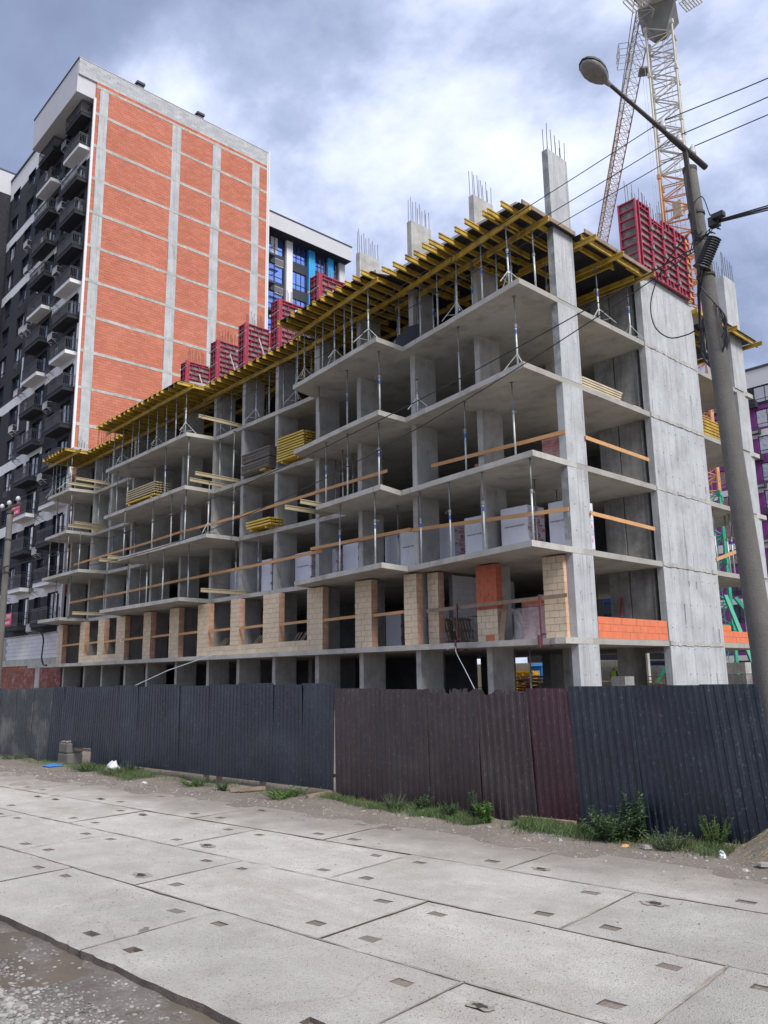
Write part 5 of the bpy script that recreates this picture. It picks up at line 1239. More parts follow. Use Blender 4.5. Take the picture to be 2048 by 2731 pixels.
mb = MB(); mb.tube([CM+Vector((0,0,60.8)), J0+jd*30+Vector((0,0,1.25))], .04, 5); mb.tube([CM+Vector((0,0,60.8)), CM-jd*14+Vector((0,0,51.5))], .05, 5); part('tie_rod', mb, m_galvd, cr)
mb = MB(); q = CM-jd*7+Vector((0,0,51)); mb.beam(CM+Vector((0,0,51)), CM-jd*15+Vector((0,0,51)), 1.4, .5); part('counter_jib', mb, m_cwhite, cr)
mb = MB(); mb.beam(CM-jd*12.5+Vector((0,0,50)), CM-jd*15+Vector((0,0,50)), 1.2, 2.2); part('counterweight', mb, m_conc, cr)
tq = Vector((-11.9, 32.05, 50)); mb = MB()
for s_ in (-1, 1): mb.tube([tq+jd*.5*s_+Vector((0,0,-.2)), tq+jd*.5*s_+Vector((0,0,-36))], .014, 4)
part('hoist_rope', mb, m_galvd, cr)
mb = MB(); mb.beam(tq-jd*.5+Vector((0,0,-.2)), tq+jd*.5+Vector((0,0,-.2)), .8, .15); part('trolley', mb, m_cgrey, cr)
mb = MB(); g0 = J0+jd*4.3-jn*1.35
for zz in (0, .6, 1.1): mb.tube([g0+Vector((0,0,zz)), g0+jd*1.6+Vector((0,0,zz)), g0+jd*1.6+jn*.8+Vector((0,0,zz)), g0+jn*.8+Vector((0,0,zz)), g0+Vector((0,0,zz))], .03, 4)
for a_ in (0, .8, 1.6):
    for b_2 in (0, .8): mb.tube([g0+jd*a_+jn*b_2, g0+jd*a_+jn*b_2+Vector((0,0,1.1))], .03, 4)
part('jib_cage', mb, m_cwhite, cr)
mb = MB(); q = B0+E2*.6+E1*.5; mb.box(q.x-.3, q.x+.35, q.y-.1, q.y+.2, 34, 35.2); part('mast_plate', mb, m_cwhite, cr)
# grey foundation blocks by the crane foot
for k in range(3):
    mb = MB(); mb.box(-4.45+.06*k, -3.2, 19.6, 20.3, .5+.6*k, 1.07+.6*k); solo('foundation_block', mb, m_dwall if k % 2 else m_conc, f'grey concrete foundation block by the crane foot, {("lowest","middle","topmost")[k]} of the stack', 'concrete block', 'foundation blocks stacked by the crane', loc=(-4, 20, .5+.6*k))
mb = MB(); mb.box(-3.0, -2.0, 20.4, 21, .5, 2.2); solo('foundation_block', mb, m_dwall, 'dark concrete block standing right of the foundation block stack', 'concrete block', loc=(-2.5,20.6,.5))

# ================================================================== YARD BEHIND
t = thing('yard_fence', 'cream corrugated sheet fence far behind the open basement', 'fence', (-25, 33, .5))
for i in range(14):
    mb = MB(); x0 = -33+i*1.15
    for k in range(8): mb.box(x0+k*.14, x0+k*.14+.07, 33, 33.03, .5, 2.75); mb.box(x0+k*.14+.07, x0+(k+1)*.14, 33.03, 33.05, .5, 2.75)
    part('fence_sheet', mb, m_cream, t)
t = thing('waste_skip', 'yellow waste skip seen through the open basement', 'skip', (-26.5, 31.5, .5))
mb = MB(); mb.add([(-27.6,31,.5),(-25.4,31,.5),(-25.4,32.6,.5),(-27.6,32.6,.5),(-28,30.8,2.05),(-25.2,30.8,2.05),(-25.2,32.8,2.05),(-28,32.8,2.05)], [(0,3,2,1),(0,1,5,4),(1,2,6,5),(2,3,7,6),(3,0,4,7)]); part('body', mb, m_skipy, t)
mb = MB()
for k in range(4): mb.box(-27.6+k*.7, -27.5+k*.7, 30.7, 30.9, .6, 2.0)
mb.box(-28.05,-25.1,30.7,30.85,1.95,2.1); part('rib', mb, m_skipy, t)
for i, x in enumerate((-25.35, -23.3)):
    t = thing('portable_toilet', f"blue portable toilet cabin in the yard, {('left','right')[i]} one", 'portable toilet', (x+.5, 32, .5), 'blue portable toilets')
    mb = MB(); mb.box(x-.5, x+.5, 31.5, 32.5, .5, 2.45); part('cabin', mb, m_toil, t)
    mb = MB(); mb.add([(x-.55,31.45,2.45),(x+.55,31.45,2.45),(x+.55,32.55,2.45),(x-.55,32.55,2.45),(x-.3,31.8,2.68),(x+.3,31.8,2.68),(x+.3,32.2,2.68),(x-.3,32.2,2.68)], [(0,1,5,4),(1,2,6,5),(2,3,7,6),(3,0,4,7),(4,5,6,7)]); part('roof', mb, m_toil, t)
    mb = MB(); mb.box(x+.5, x+.52, 31.7, 32.2, 1.6, 2.1); mb.box(x-.1, x+.3, 31.47, 31.5, 1.5, 2.1); part('sign', mb, m_white, t)
mb = MB()
for _ in range(130):
    x, y, z = U(-19.5,-14), U(17,20), U(.6,1.75); an = U(-.4,.4); mb.beam((x,y,z),(x+U(1,2.5)*math.cos(an),y+math.sin(an),z+U(-.1,.1)),.12,.05)
for _ in range(30):
    x, y, z = U(-15,-9), U(20,24), U(.6,1.6); mb.beam((x,y,z),(x+U(1,2.5),y+U(-.5,.5),z),.12,.05)
o = part('timber_scrap', mb, m_gwood, None); tag(o, 'tangled pile of brown scrap timber behind the open basement', 'scrap pile'); o['kind'] = 'stuff'
mb = MB(); mb.beam((-11.2,24,.5),(-11.2,24,5),.25,.25); solo('yard_post', mb, m_conc, 'pale concrete post in the yard behind the open basement', 'post', loc=(-11.2,24,.5))
t = thing('storage_shelter', 'low shelter with a pale sheet roof behind the open basement', 'shelter', (-18, 31, .5))
mb = MB(); mb.beam((-20.5,30.5,2.75),(-13,30.5,2.65),1.8,.08); part('roof', mb, m_galv, t)
mb = MB(); mb.box(-20.2,-13.2,31.6,31.65,.5,2.3); part('rear_sheet', mb, m_galv, t)
mb = MB()
for x in (-20.3,-18.6,-16.5,-13.3): mb.tube([(x,30,.5),(x,30,2.7)], .05, 6)
part('post', mb, m_rust, t)
mb = MB(); mb.beam((-6.55,14.0,1.0),(-6.5,14.3,2.3),.75,.04,0,(0,1,0)); solo('leaning_sheet', mb, m_dwall, 'dark stained formwork sheet leaning on a rear basement column', 'sheet', loc=(-6.5,14,.5))
mb = MB(); mb.tube([(-5.6,14,.5),(-5.95,14.2,2.0)], .03, 5); solo('leaning_pole', mb, m_wood2, 'thin pale pole leaning beside the dark sheet in the basement', 'pole', loc=(-5.6,14,.5))
mb = MB(); mb.box(-.75,-.2,3.0,3.6,.4,1.72); solo('concrete_plinth', mb, m_dwall, 'short grey concrete plinth right behind the corner column in the basement', 'plinth', loc=(-.5,3.3,.4))
# worker: half hidden behind a rear column
pt = thing('person', 'worker in dark clothes and a yellow-green hi-vis vest, half hidden in the yard', 'person', (-17.9, 31, .5))
me = bpy.data.meshes.new('body'); V = [(0,0,.95),(0,0,1.2),(0,0,1.42),(0,0,1.52),(0,-.01,1.66),(.1,0,.9),(.12,-.02,.5),(.13,0,.08),(.13,-.13,.03),(-.1,0,.9),(-.12,.04,.5),(-.13,.08,.08),(-.13,-.05,.03),(.2,0,1.42),(.27,-.03,1.15),(.26,-.15,.92),(-.2,0,1.42),(-.28,0,1.15),(-.27,-.1,.9)]
Eg = [(0,1),(1,2),(2,3),(3,4),(0,5),(5,6),(6,7),(7,8),(0,9),(9,10),(10,11),(11,12),(2,13),(13,14),(14,15),(2,16),(16,17),(17,18)]
me.from_pydata(V, Eg, []); me.materials.append(m_cloth); ob = bpy.data.objects.new('body', me); COL.objects.link(ob); ob.parent = pt
rad = [.15,.15,.16,.06,.1,.1,.075,.05,.045,.1,.075,.05,.045,.07,.05,.04,.07,.05,.04]
md = ob.modifiers.new('skin', 'SKIN')
for i, v in enumerate(me.skin_vertices[0].data if me.skin_vertices else []): v.radius = (rad[i], rad[i]*.8)
sb = ob.modifiers.new('sub', 'SUBSURF'); sb.levels = 1; sb.render_levels = 1
mb = MB(); mb.tube([(-17.9,31,1.42),(-17.9,31,1.7),(-17.9,31,1.95),(-17.9,31,2.0)], [.2,.21,.2,.12], 10); part('vest', mb, m_hivis, pt, smooth=True)
mb = MB(); mb.tube([(-17.9,30.99,2.0),(-17.9,30.99,2.1),(-17.9,30.98,2.2),(-17.9,30.98,2.27)], [.06,.1,.1,.03], 8); part('face', mb, m_skin, pt, smooth=True)
mb = MB(); mb.tube([(-17.9,30.98,2.18),(-17.9,30.98,2.26),(-17.9,30.98,2.31)], [.13,.12,.03], 10); part('helmet', mb, m_white, pt, smooth=True)

# ================================================================== SHEET FENCE
fe = thing('sheet_fence', 'long corrugated sheet fence, dark blue with a brown and maroon stretch, between road and site', 'fence', (0, -12.5, -.4))
def sheet(p, q, zb, zt, m, lean=(0,0), pitch=.115, label=None, zb2=None, zt2=None, torn=False):
    p = Vector(p); q = Vector(q); d = (q-p); L = d.length; d.normalize(); n = Vector((d.y,-d.x))
    prof = [0]; pts = []
    k = 0; nrib = max(2, round(L/pitch)); pw_ = L/nrib
    for i in range(nrib):
        a = i*pw_
        pts += [(a, 0), (a+pw_*.42, 0), (a+pw_*.54, .013), (a+pw_*.88, .013)]
    pts.append((L, 0)); mb = MB(); nz = 7; zb2 = zb if zb2 is None else zb2; zt2 = zt if zt2 is None else zt2
    ph = U(0, 6); wv = U(.004,.015)
    for j in range(nz):
        t = j/(nz-1)
        for a, o in pts:
            s = a/L; z0_, z1_ = zb+(zb2-zb)*s, zt+(zt2-zt)*s
            if j == nz-1 and torn: z1_ += -abs(math.sin(a*9+ph))*.09*(R() < .5)
            zz = z0_+(z1_-z0_)*t; w_ = wv*math.sin(ph+a*3+t*4)
            P = p+d*(a+lean[0]*t)+n*(o+lean[1]*t+w_); mb.v.append((P.x, P.y, zz))
    m_ = len(pts)
    for j in range(nz-1):
        for i in range(m_-1): b = j*m_+i; mb.f.append((b,b+1,b+m_+1,b+m_)); mb.m.append(0)
    o = part('fence_sheet', mb, m, fe, loc=(p.x, p.y, zb), label=label); sd_ = o.modifiers.new('thick', 'SOLIDIFY'); sd_.thickness = .002; return o
def fy(x): return -13.7+(x+12.7)*.0815
xs = [-24.5, -23.3, -22.1, -20.9, -19.8, -18.7, -17.5, -16.3, -15.1, -13.9, -12.7, -11.6, -10.45, -9.3, -8.55, -7.9, -6.75, -5.6, -4.5, -3.75, -2.6, -1.45, -.3, .85, 1.75, 2.66]
for i, (a, b) in enumerate(zip(xs[:-1], xs[1:])):
    dusty = -12.8 < a < -10.3; zb_ = -.46 if a < -4.6 else (-.4+.08*math.sin(i)) if a < 1 else -.3
    zt_ = 1.7+.012*((i*7) % 5-2)-(.06 if a < -10 else 0)+(.03 if a > -4 else 0)
    if a > -5: zb_ = -.26
    ln = (0, .02*((i*5) % 3-1)) if not (-9.4 < a < -6) else (.14, .02)
    if -8.6 < a < -7.8: zb_ = .06
    sheet((a-.02, fy(a)-.004*(i % 2)), (b+.03, fy(b)-.004*(i % 2)), zb_, zt_, m_fblued if dusty else m_fblue, ln, label='dust-greyed blue sheet' if dusty else None)
br = [(2.78,-12.47),(3.95,-12.38),(5.12,-12.34),(6.25,-12.3),(7.2,-12.12),(8.02,-12.02)]
for i, (a, b) in enumerate(zip(br[:-1], br[1:])):
    m = m_fmar if i == 4 else m_fbrown
    sheet(a, (b[0]+.03, b[1]), -.5, 1.64-.015*(i % 2), m, (-.03-.05*(i > 2), 0), torn=i in (2, 3), label='wine-red sheet' if i == 4 else 'dull brown sheet', pitch=.13)
bl = [(8.0,-12.06),(8.95,-11.93),(10.05,-11.83),(10.78,-11.72)]
for i, (a, b) in enumerate(zip(bl[:-1], bl[1:])):
    sheet(a, (b[0]+.02, b[1]), -.5, 1.67+.01*i, m_fblue, (-.12-.04*(i > 0)-.03*(i > 1), .0), pitch=.12 if i != 1 else .09, label=('teal-tinted blue sheet', 'scuffed narrow-ribbed blue sheet', 'bent end sheet leaning left')[i])
for x in [-20,-17,-14,-11,-8,-5,-1.62,-1.13,.4,3.4,5.6,7.6,9.6]:
    mb = MB(); y = fy(x)+.07 if x < 2.7 else (-12.2+(x-3)*.07); mb.box(x-.05, x+.05, y, y+.1, -.62, 1.5); part('fence_post', mb, m_gwood, fe)
for z in (-.0, 1.35):
    mb = MB(); mb.beam((-24, fy(-24)+.05, z), (2.7, fy(2.7)+.05, z), .04, .06); mb.beam((2.8,-12.38,z),(8,-11.95,z),.04,.06); mb.beam((8,-11.95,z),(10.1,-11.7,z),.04,.06); part('fence_rail', mb, m_gwood, fe)

# ================================================================== UTILITY POLES AND WIRES
up = thing('utility_pole', 'tall leaning concrete utility pole with street lamp arm and cable coils on the right', 'utility pole', (10.04, -9.8, -.4))
base = Vector((10.04,-9.8,-.5)); top = Vector((9.54,-9.8,10.63)); 
mb = MB(); pts = [base.lerp(top, k/12) for k in range(13)]; mb.tube(pts, [.205-.088*k/12 for k in range(13)], 20); part('shaft', mb, m_pole, up, smooth=True)
mb = MB(); mb.tube([top+Vector((0,0,-.02)), top+Vector((0,0,.05))], .125, 20)
for q in (.9, 2.1): 
    c = top.lerp(base, q/11.1); mb.tube([c, c+Vector((0,0,.045))], .135+.01*q, 20)
part('steel_band', mb, m_rust, up)
mb = MB(); a0, a1 = Vector((9.72,-9.55,10.72)), Vector((9.27,-12.0,11.43)); mb.tube([a0, a0.lerp(a1,.35), a0.lerp(a1,.42), a1], [.055,.055,.04,.032], 10); part('lamp_arm', mb, m_rust, up, smooth=True)
mb = MB(); c0 = a0.lerp(a1, .22); mb.beam(c0, (9.62,-9.97,9.35), .07, .07); mb.beam((9.62,-9.97,9.35),(9.64,-9.9,9.2),.1,.1); part('arm_bracket', mb, m_rust, up)
# lamp head: egg-shaped hood with a grey glass bowl
ld = (a1-a0).normalized(); ls = ld.cross(Vector((0,0,1))).normalized(); lu = ls.cross(ld)
def egg(L, W_, Hh, sgn, off=0):
    m = MB(); nu, nv = 14, 7
    for j in range(nv+1):
        f = j/nv
        for i in range(nu):
            t = 2*math.pi*i/nu; r = math.cos(f*math.pi/2)**.55 if j < nv else .02
            lx = (math.cos(t)*r*.5+.5)*L; wd = W_*.5*(0.72+.28*math.sin(min(1,lx/L)*math.pi*.62))
            P = a1+ld*(lx-.04)+ls*(math.sin(t)*r*wd)+lu*(sgn*Hh*math.sin(f*math.pi/2)+off); m.v.append(tuple(P))
    for j in range(nv):
        for i in range(nu):
            i2 = (i+1) % nu; q = (j*nu+i, j*nu+i2, (j+1)*nu+i2, (j+1)*nu+i); m.f.append(q if sgn > 0 else q[::-1]); m.m.append(0)
    return m
lh = part('lamp_head', egg(.6,.4,.12,1), m_rust, up, smooth=True); part('lamp_glass', egg(.58,.38,.1,-1,-.004), m_lampg, lh, smooth=True)
mb = MB(); mb.tube([a1-ld*.12, a1+ld*.03], [.035,.06], 8); part('lamp_neck', mb, m_galvd, lh)
ins = []
for k, f_2 in enumerate((.44, .27, .13)):
    c = a0.lerp(a1, f_2); mb = MB(); mb.tube([c+Vector((0,0,.03)), c+Vector((0,0,.11)), c+Vector((0,0,.12)), c+Vector((0,0,.2)), c+Vector((0,0,.24))], [.05,.055,.045,.045,.02], 10)
    part('insulator', mb, m_porc, up, smooth=True); ins.append(c+Vector((0,0,.2)))
lp = thing('utility_pole', 'distant concrete utility pole with three white insulators at the left edge', 'utility pole', (-16.9, -12.3, -.4))
b2, t2 = Vector((-17.45,-12.4,-.4)), Vector((-17.5,-12.4,8.38))
mb = MB(); mb.tube([b2.lerp(t2,k/6) for k in range(7)], [.145-.035*k/6 for k in range(7)], 14); part('shaft', mb, m_pole, lp, smooth=True)
mb = MB(); mb.tube([t2+Vector((0,0,-.05)), t2+Vector((0,0,.05))], .14, 12); mb.tube([t2+Vector((0,0,-1.1)), t2+Vector((0,0,-1.05))], .15, 12); mb.tube([t2+Vector((0,0,-2.4)), t2+Vector((0,0,-2.35))], .16, 12); part('steel_band', mb, m_rust, lp)
mb = MB(); arm0 = Vector((-19.0,-12.45,8.62)); arm1 = Vector((-16.55,-12.35,8.58)); mb.beam(arm0, arm1, .07, .07); mb.beam(t2, t2+Vector((0,0,.3)), .06, .06); part('crossarm', mb, m_rust, lp)
mb = MB(); mb.tube([(-18.0,-12.5,6.2),(-16.9,-12.5,6.2)], .03, 5); part('cable_bracket', mb, m_rust, lp)
ins2 = []
for x in (-18.55, -17.7, -16.7):
    c = Vector((x, -12.4, 8.62)); mb = MB(); mb.tube([c, c+Vector((0,0,.1)), c+Vector((0,0,.12)), c+Vector((0,0,.24)), c+Vector((0,0,.28))], [.03,.03,.09,.08,.03], 10); part('insulator', mb, m_porc, lp, smooth=True); ins2.append(c+Vector((0,0,.2)))
def wire(p, q, sag, r, label, grp=None, n=18, name='overhead_wire', m=None):
    p = Vector(p); q = Vector(q); pts = []
    for k in range(n+1):
        t = k/n; c = p.lerp(q, t); c.z -= 4*sag*t*(1-t); pts.append(c)
    mb = MB(); mb.tube(pts, r, 5); return solo(name, mb, m or m_cable, label, 'wire', grp, loc=p)
side = Vector((15.5, -1.5, -.1))
for k, nm in enumerate(('highest', 'middle', 'lowest')):
    wire(ins[k], ins2[k], .45, .0085, f'{nm} of three thin overhead wires crossing in front of the frame building', 'overhead wires crossing the front')
    wire(ins[k], ins[k]+Vector((25, -1.4, .2)), (1.3, .95, .85)[k], .01, f'{nm} of three thin overhead wires running off to the right edge', 'overhead wires to the right')
# telecom cables at the pole
cl = Vector((9.75,-10.02,9.25))
wire((9.55,-10.05,9.0), (-17.2,-12.5,6.2), .8, .012, 'black telecom cable drooping from the near pole to the far left pole', name='telecom_cable')
wire((9.6,-10.05,8.95), (-17.2,-12.5,6.0), 1.55, .011, 'lower black telecom cable sagging deeper across the balconies', name='telecom_cable')
for k in range(3): wire((9.95,-10.05,9.3+.02*k), (34,-10.8,9.6+.5*k), 1.35, .012 if k != 1 else .018, f"black telecom cable leaving the near pole to the right, {('lower','middle','upper')[k]} one", 'telecom cables to the right', name='telecom_cable')
mb = MB(); c0, c1 = Vector((9.98,-10.1,9.02)), Vector((9.72,-10.12,8.55)); dd = c1-c0; rr = []; pp = []
for k in range(27): pp.append(c0+dd*(k/26)); rr.append(.125 if k % 2 else .108)
rr[0] = .07; rr[-1] = .16; rr[-2] = .15; mb.tube(pp, rr, 14)
t = thing('splice_closure', 'black ribbed dome-shaped cable closure strapped high on the right pole', 'cable closure', (9.9,-10.1,8.8)); part('dome', mb, m_cable, t, smooth=False)
mb = MB()
for k in range(6): a = U(-.08,.08); mb.tube([c1+Vector((a,.02,.0)), c1+Vector((a*.6-.04,0,-.2)), (9.6+a*.3,-10.06,8.15), (9.55+a*.2,-10.03,7.7+U(-.2,.1))], .011, 4)
part('cable_tail', mb, m_cable, t)
mb = MB()
for k in range(9):
    ang = k*.02; cc = Vector((9.62+.02*k,-9.6-.045*k+.12,7.5)); rx, rz_ = .36+U(-.05,.04), .48+U(-.05,.05)
    mb.tube([cc+Vector((math.cos(q*math.pi/9)*rx*.75-.1, -math.cos(q*math.pi/9)*rx*.3+U(-.02,.02), math.sin(q*math.pi/9)*rz_)) for q in range(19)], .013, 4)
solo('cable_coil', mb, m_cable, 'bulky coil of black cable hanging behind the right pole', 'cable coil', loc=(9.6,-9.6,7.5), smooth=True)
mb = MB(); mb.tube(spl([(9.5,-10.03,9.3),(9.2,-10,9.12),(8.85,-9.95,8.8),(8.66,-9.95,8.35),(8.7,-9.95,7.9),(8.95,-9.95,7.6),(9.25,-9.92,7.56),(9.42,-9.9,7.6)]), .012, 5)
solo('cable_loop', mb, m_cable, 'wide slack loop of black cable left of the right pole', 'cable loop', loc=(9,-9.95,8), smooth=True)
mb = MB(); mb.tube(spl([(9.62,-10.05,8.4),(9.68,-10.1,8.2),(9.85,-10.1,7.9),(10.0,-10.06,7.6),(9.98,-10.06,7.4),(9.9,-10.06,7.25)]), .013, 5); mb.tube(spl([(9.55,-10,9.3),(9.6,-10.02,9.75),(9.8,-10.02,9.9),(9.9,-10,9.5)]), .009, 4)
solo('cable_whip', mb, m_cable, 'loose cable end curving over the face of the right pole', 'cable', loc=(9.7,-10.1,8), smooth=True)
mb = MB(); mb.box(9.9,10.06,-10.12,-9.98,9.24,9.4); mb.box(10.0,10.2,-10.22,-10.1,9.3,9.38)
for k in range(12): mb.tube([(9.5+.04*k,-10.02,9.0+.02*k+U(-.05,.05)), (9.6+.04*k,-10.1,9.05+.02*k+U(-.08,.08)), (9.75+.03*k,-10.08,9.15+U(-.1,.1))], .01, 4)
solo('cable_clamp', mb, m_cable, 'tangle of black clamps and wires on the right pole below the lamp arm', 'cable clamp', loc=(9.8,-10.1,9.2))
mb = MB(); mb.tube(spl([(-4.95,-.95,2.75),(-4.75,-.98,2.85),(-4.5,-1.0,2.82),(-4.4,-1.05,2.6),(-3.9,-1.1,1.9),(-3.2,-1.2,.9),(-3.0,-1.2,.5)]), .014, 5)
solo('dangling_rope', mb, m_wrap, 'pale rope dangling from the ground storey slab edge behind the brown fence', 'rope', loc=(-4.5,-1,2.7), smooth=True)
mb = MB(); mb.tube([(-20.6,-1.2,3.05),(-23.5,-2.2,2.3),(-26.8,-3.2,1.2)], .022, 5); solo('pale_pole', mb, m_wrap, 'pale slanting pole resting on the ground storey slab edge, left half', 'pole', loc=(-21,-1.2,3))

# ================================================================== VERGE: WEEDS AND BITS
def leaf(mb, p, d, L, w_):
    d = Vector(d).normalized(); s = d.cross(Vector((0,0,1)));
    if s.length < .1: s = Vector((1,0,0))
    s.normalize(); up_ = s.cross(d); m = p+d*L*.45+up_*L*.08
    mb.add([p, m+s*w_*.5, p+d*L-up_*L*.12, m-s*w_*.5], [(0,1,2,3)])
def weed(x, y, h, rad, stems, label, m=None, dens=10, lsz=.06, grp='weeds along the fence foot'):
    m = m or m_leaf; z0 = gz(x, y)-.01; t = thing('weed', label, 'weed', (x, y, z0), grp); sb_ = MB(); lb = MB()
    for _ in range(stems):
        a = U(0, 6.28); rr = rad*R()**.6; hh = h*U(.55, 1); bx, by = x+math.cos(a)*rr*.4, y+math.sin(a)*rr*.4
        tx, ty = x+math.cos(a)*rr*U(.8,1.3), y+math.sin(a)*rr*U(.8,1.3)
        pts = [Vector((bx,by,gz(bx,by))), Vector(((bx+tx)/2,(by+ty)/2,z0+hh*.55)), Vector((tx,ty,z0+hh))]
        sb_.tube(pts, [.006,.005,.002], 4)
        n = int(dens*hh/.3)+5
        for k in range(n):
            q = (k+R())/n; c = pts[0].lerp(pts[1], q*2) if q < .5 else pts[1].lerp(pts[2], q*2-1)
            an = k*2.4+R(); L = lsz*U(.6,1.35)*(1.25-.6*q); leaf(lb, c, (math.cos(an), math.sin(an), U(-.1,.75)), L, L*.38)
            if R() < .6: leaf(lb, c, (math.cos(an+2), math.sin(an+2), U(0,.8)), L*.7, L*.3)
    part('stems', sb_, m_stem, t); o = part('foliage', lb, m, t); return t
weed(8.75,-12.6,.42,.42,30,'broad dark green weed bush in front of the teal-blue sheet', dens=16, lsz=.085)
weed(8.98,-12.22,.72,.2,12,'tallest weed, a dark green spire by the right blue sheets', dens=20, lsz=.1)
weed(9.6,-12.55,.3,.35,24,'low greyish weed right of the tall spire', m_leaf3, 12, .05)
weed(9.95,-11.98,.38,.22,26,'small feathery green weed near the right fence end', m_leaf2, 16, .04)
weed(6.55,-12.55,.34,.2,18,'bright green broadleaf weed at the brown sheets', m_leaf2, 14, .08)
weed(6.28,-12.5,.48,.12,7,'thin upright bluish weed between two brown sheets', m_leaf3, 16, .06)
weed(6.0,-12.75,.26,.32,26,'spreading dark weed left of the bright green one', None, 14, .06)
weed(5.25,-12.62,.3,.2,18,'small green weed at the joint of the brown sheets', None, 14, .065)
weed(4.75,-12.8,.3,.3,26,'wispy grey-green weed left of the brown sheet joint', m_leaf3, 12, .04)
weed(1.8,-12.95,.2,.55,36,'light green creeping weed under the raised blue sheets', m_leaf2, 12, .07)
weed(.15,-13.35,.22,.18,14,'small weed by the timber under the blue sheets', None, 12, .06)
weed(-1.2,-13.2,.2,.4,26,'pale green creeper between two fence posts', m_leaf2, 12, .06)
weed(-4.3,-13.35,.28,.6,40,'grassy weed right of the white bag', None, 12, .06); weed(-5.6,-13.7,.25,.5,30,'grassy weed left of the white bag', None, 12, .06)
weed(-10.5,-13.9,.2,.6,30,'low weed at the far left foot of the fence', m_leaf3, 10, .05)
weed(10.95,-11.2,.5,.15,8,'spiky weed above the earth mound at the right edge', None, 12, .12)
gr_ = MB()
def grass(x0, x1, yf, spread, n, h):
    for _ in range(n):
        x = U(x0, x1); y = yf(x)+random.gauss(0, spread)
        if hsh(x*1.6, y*2) < -.35 and R() < .75: continue
        z = gz(x, y)-.005; a = U(0, 6.28); L = h*U(.4, 1.2); dx, dy = math.cos(a)*L*U(.15,.8), math.sin(a)*L*U(.15,.8); w_ = .0035
        gr_.add([(x-w_,y,z),(x+w_,y,z),(x+dx*.5,y+dy*.5,z+L*.65),(x+dx,y+dy,z+L)], [(0,1,2),(2,1,3)])
grass(7.1, 8.7, lambda x: -12.55, .17, 4200, .12); grass(4.2, 6.6, lambda x: -12.72, .15, 5200, .11); grass(-6.6, -3, lambda x: -13.45, .2, 5000, .15)
grass(-14, -6.5, lambda x: fy(x)-.25, .15, 3500, .08); grass(-3, 2.7, lambda x: fy(x)-.1, .25, 2600, .07); grass(8.6, 10.3, lambda x: -12.25, .2, 3800, .09); grass(2.7,4.2, lambda x:-12.75,.12,1500,.1)
o = part('grass', gr_, m_grass, None); tag(o, 'thin green grass along the foot of the sheet fence', 'grass'); o['kind'] = 'stuff'
st = MB()
for _ in range(1500):
    a = U(0,6.28); r_2 = U(.2,1.1); x, y = 11.3+math.cos(a)*r_2, -11.75+math.sin(a)*r_2*1.1; z = gz(x,y); d_ = Vector((x-11.3,y+11.75,-.3)).normalized()*U(.05,.2); w_ = .003
    st.add([(x-w_,y,z),(x+w_,y,z),(x+d_.x,y+d_.y,gz(x+d_.x,y+d_.y)+U(.005,.04))], [(0,1,2)])
o = part('dry_straw', st, m_straw, None); tag(o, 'dry yellow straw on the earth mound at the right edge', 'straw'); o['kind'] = 'stuff'
def rock(x, y, r, label, m=None, name='stone', cat='stone', grp=None):
    mb = MB(); stone(mb, 0, 0, 0, r); me = mb.mesh(name, m or m_stone); o = bpy.data.objects.new(name, me); COL.objects.link(o); o.location = (x, y, gz(x,y)+r*.2); tag(o, label, cat, grp); return o
rock(9.4,-12.72,.1,'fist-sized brown stone beside the grey weed'); rock(10.95,-12.9,.08,'flat stone below the earth mound'); rock(9.1,-12.75,.05,'small yellowish stone left of the fist-sized one', m_wood)
rock(7.8,-12.35,.09,'round stone in the grass under the wine-red sheet'); rock(6.9,-12.9,.05,'pale stone at the slab edge below the bright weed')
for i, (z, zz, w_) in enumerate(((-.42,-.12,.36),(-.12,.16,.32))):
    mb = MB(); mb.box(-8.45+.05*i, -7.75-.04*i, -13.45, -13.0+.02*i, z, zz)
    o = solo('concrete_block', mb, m_pole, ('lower','upper')[i]+' of two rough concrete blocks stacked in the notch under the blue sheets', 'concrete block', 'concrete blocks under the fence', loc=(-8.1,-13.2,z))
    bv = o.modifiers.new('b','BEVEL'); bv.width = .04; bv.segments = 2
g = MB()
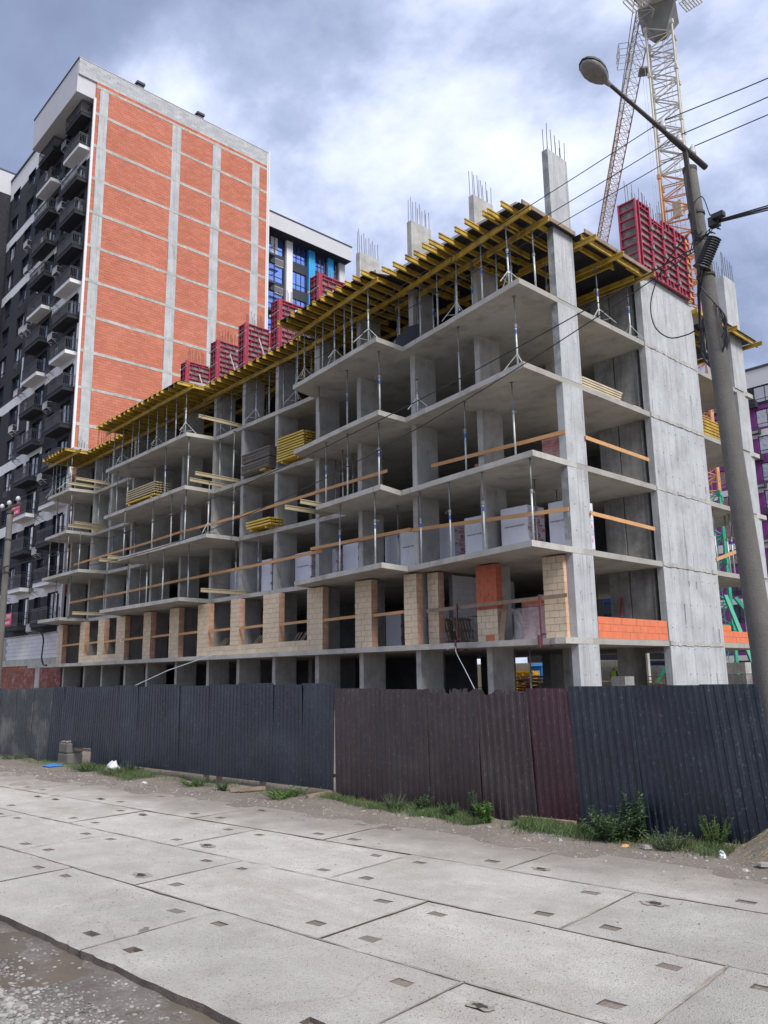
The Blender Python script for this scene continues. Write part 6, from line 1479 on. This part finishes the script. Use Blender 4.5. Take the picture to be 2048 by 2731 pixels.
for _ in range(60): stone(g, U(-8.35,-7.85), U(-13.42,-13.05), .17+U(0,.03), U(.02,.06))
o = part('block_rubble', g, m_dirt, None); tag(o, 'earth and crumbs on top of the stacked concrete blocks', 'rubble'); o['kind'] = 'stuff'
def crumple(x, y, w_, h, label, m, name, cat):
    mb = MB(); n = 9; z0 = gz(x,y)
    for j in range(n):
        for i in range(n): u, v = i/(n-1)-.5, j/(n-1)-.5; q = max(0, 1-(u*u+v*v)*4); mb.v.append((x+u*w_+U(-.02,.02), y+v*w_*.7+U(-.02,.02), z0+.005+h*q**.6*U(.55,1)))
    for j in range(n-1):
        for i in range(n-1): b = j*n+i; mb.f += [(b,b+1,b+n+1),(b,b+n+1,b+n)]; mb.m += [0,0]
    solo(name, mb, m, label, cat, loc=(x,y,z0))
crumple(-5.15,-13.3,.5,.3,'crumpled white sack in the grass below the blue sheets', m_bag, 'white_sack', 'sack'); crumple(-7.7,-13.85,.6,.06,'torn blue plastic scrap near the concrete blocks', m_film, 'plastic_scrap', 'scrap')
crumple(10.3,-12.55,.07,.1,'small white plastic shard standing in the dirt by the right fence end', m_bag, 'plastic_shard', 'litter'); crumple(-2.0,-14.0,.14,.04,'white litter scrap on the verge below the blue sheets', m_bag, 'litter_scrap', 'litter')
for p, q, n_ in (((.6,-13.45),(.75,-12.7),'rusty brown timber lying out from under the blue sheets, left one'), ((2.5,-12.95),(2.62,-12.4),'rusty brown timber by the end of the blue sheets'), ((-12.5,-14.3),(-11.4,-14.35),'old timber piece on the verge at the far left'), ((7.0,-12.25),(7.9,-12.1),'flat board at the foot of the maroon sheet')):
    z = gz(*p)+.05; mb = MB(); mb.beam((*p,z),(*q,gz(*q)+.06),.09,.06); solo('scrap_timber', mb, m_gwood, n_, 'timber', 'timber bits along the verge', loc=(*p,z))
mb = MB(); mb.tube([(-3.86,-15.83,ZR-.01),(-3.86,-15.83,ZR+.006)], [.4,.4], 20); solo('manhole_cover', mb, m_mud, 'muddy round manhole cover in the far left of the road', 'manhole cover', loc=(-3.86,-15.83,ZR))
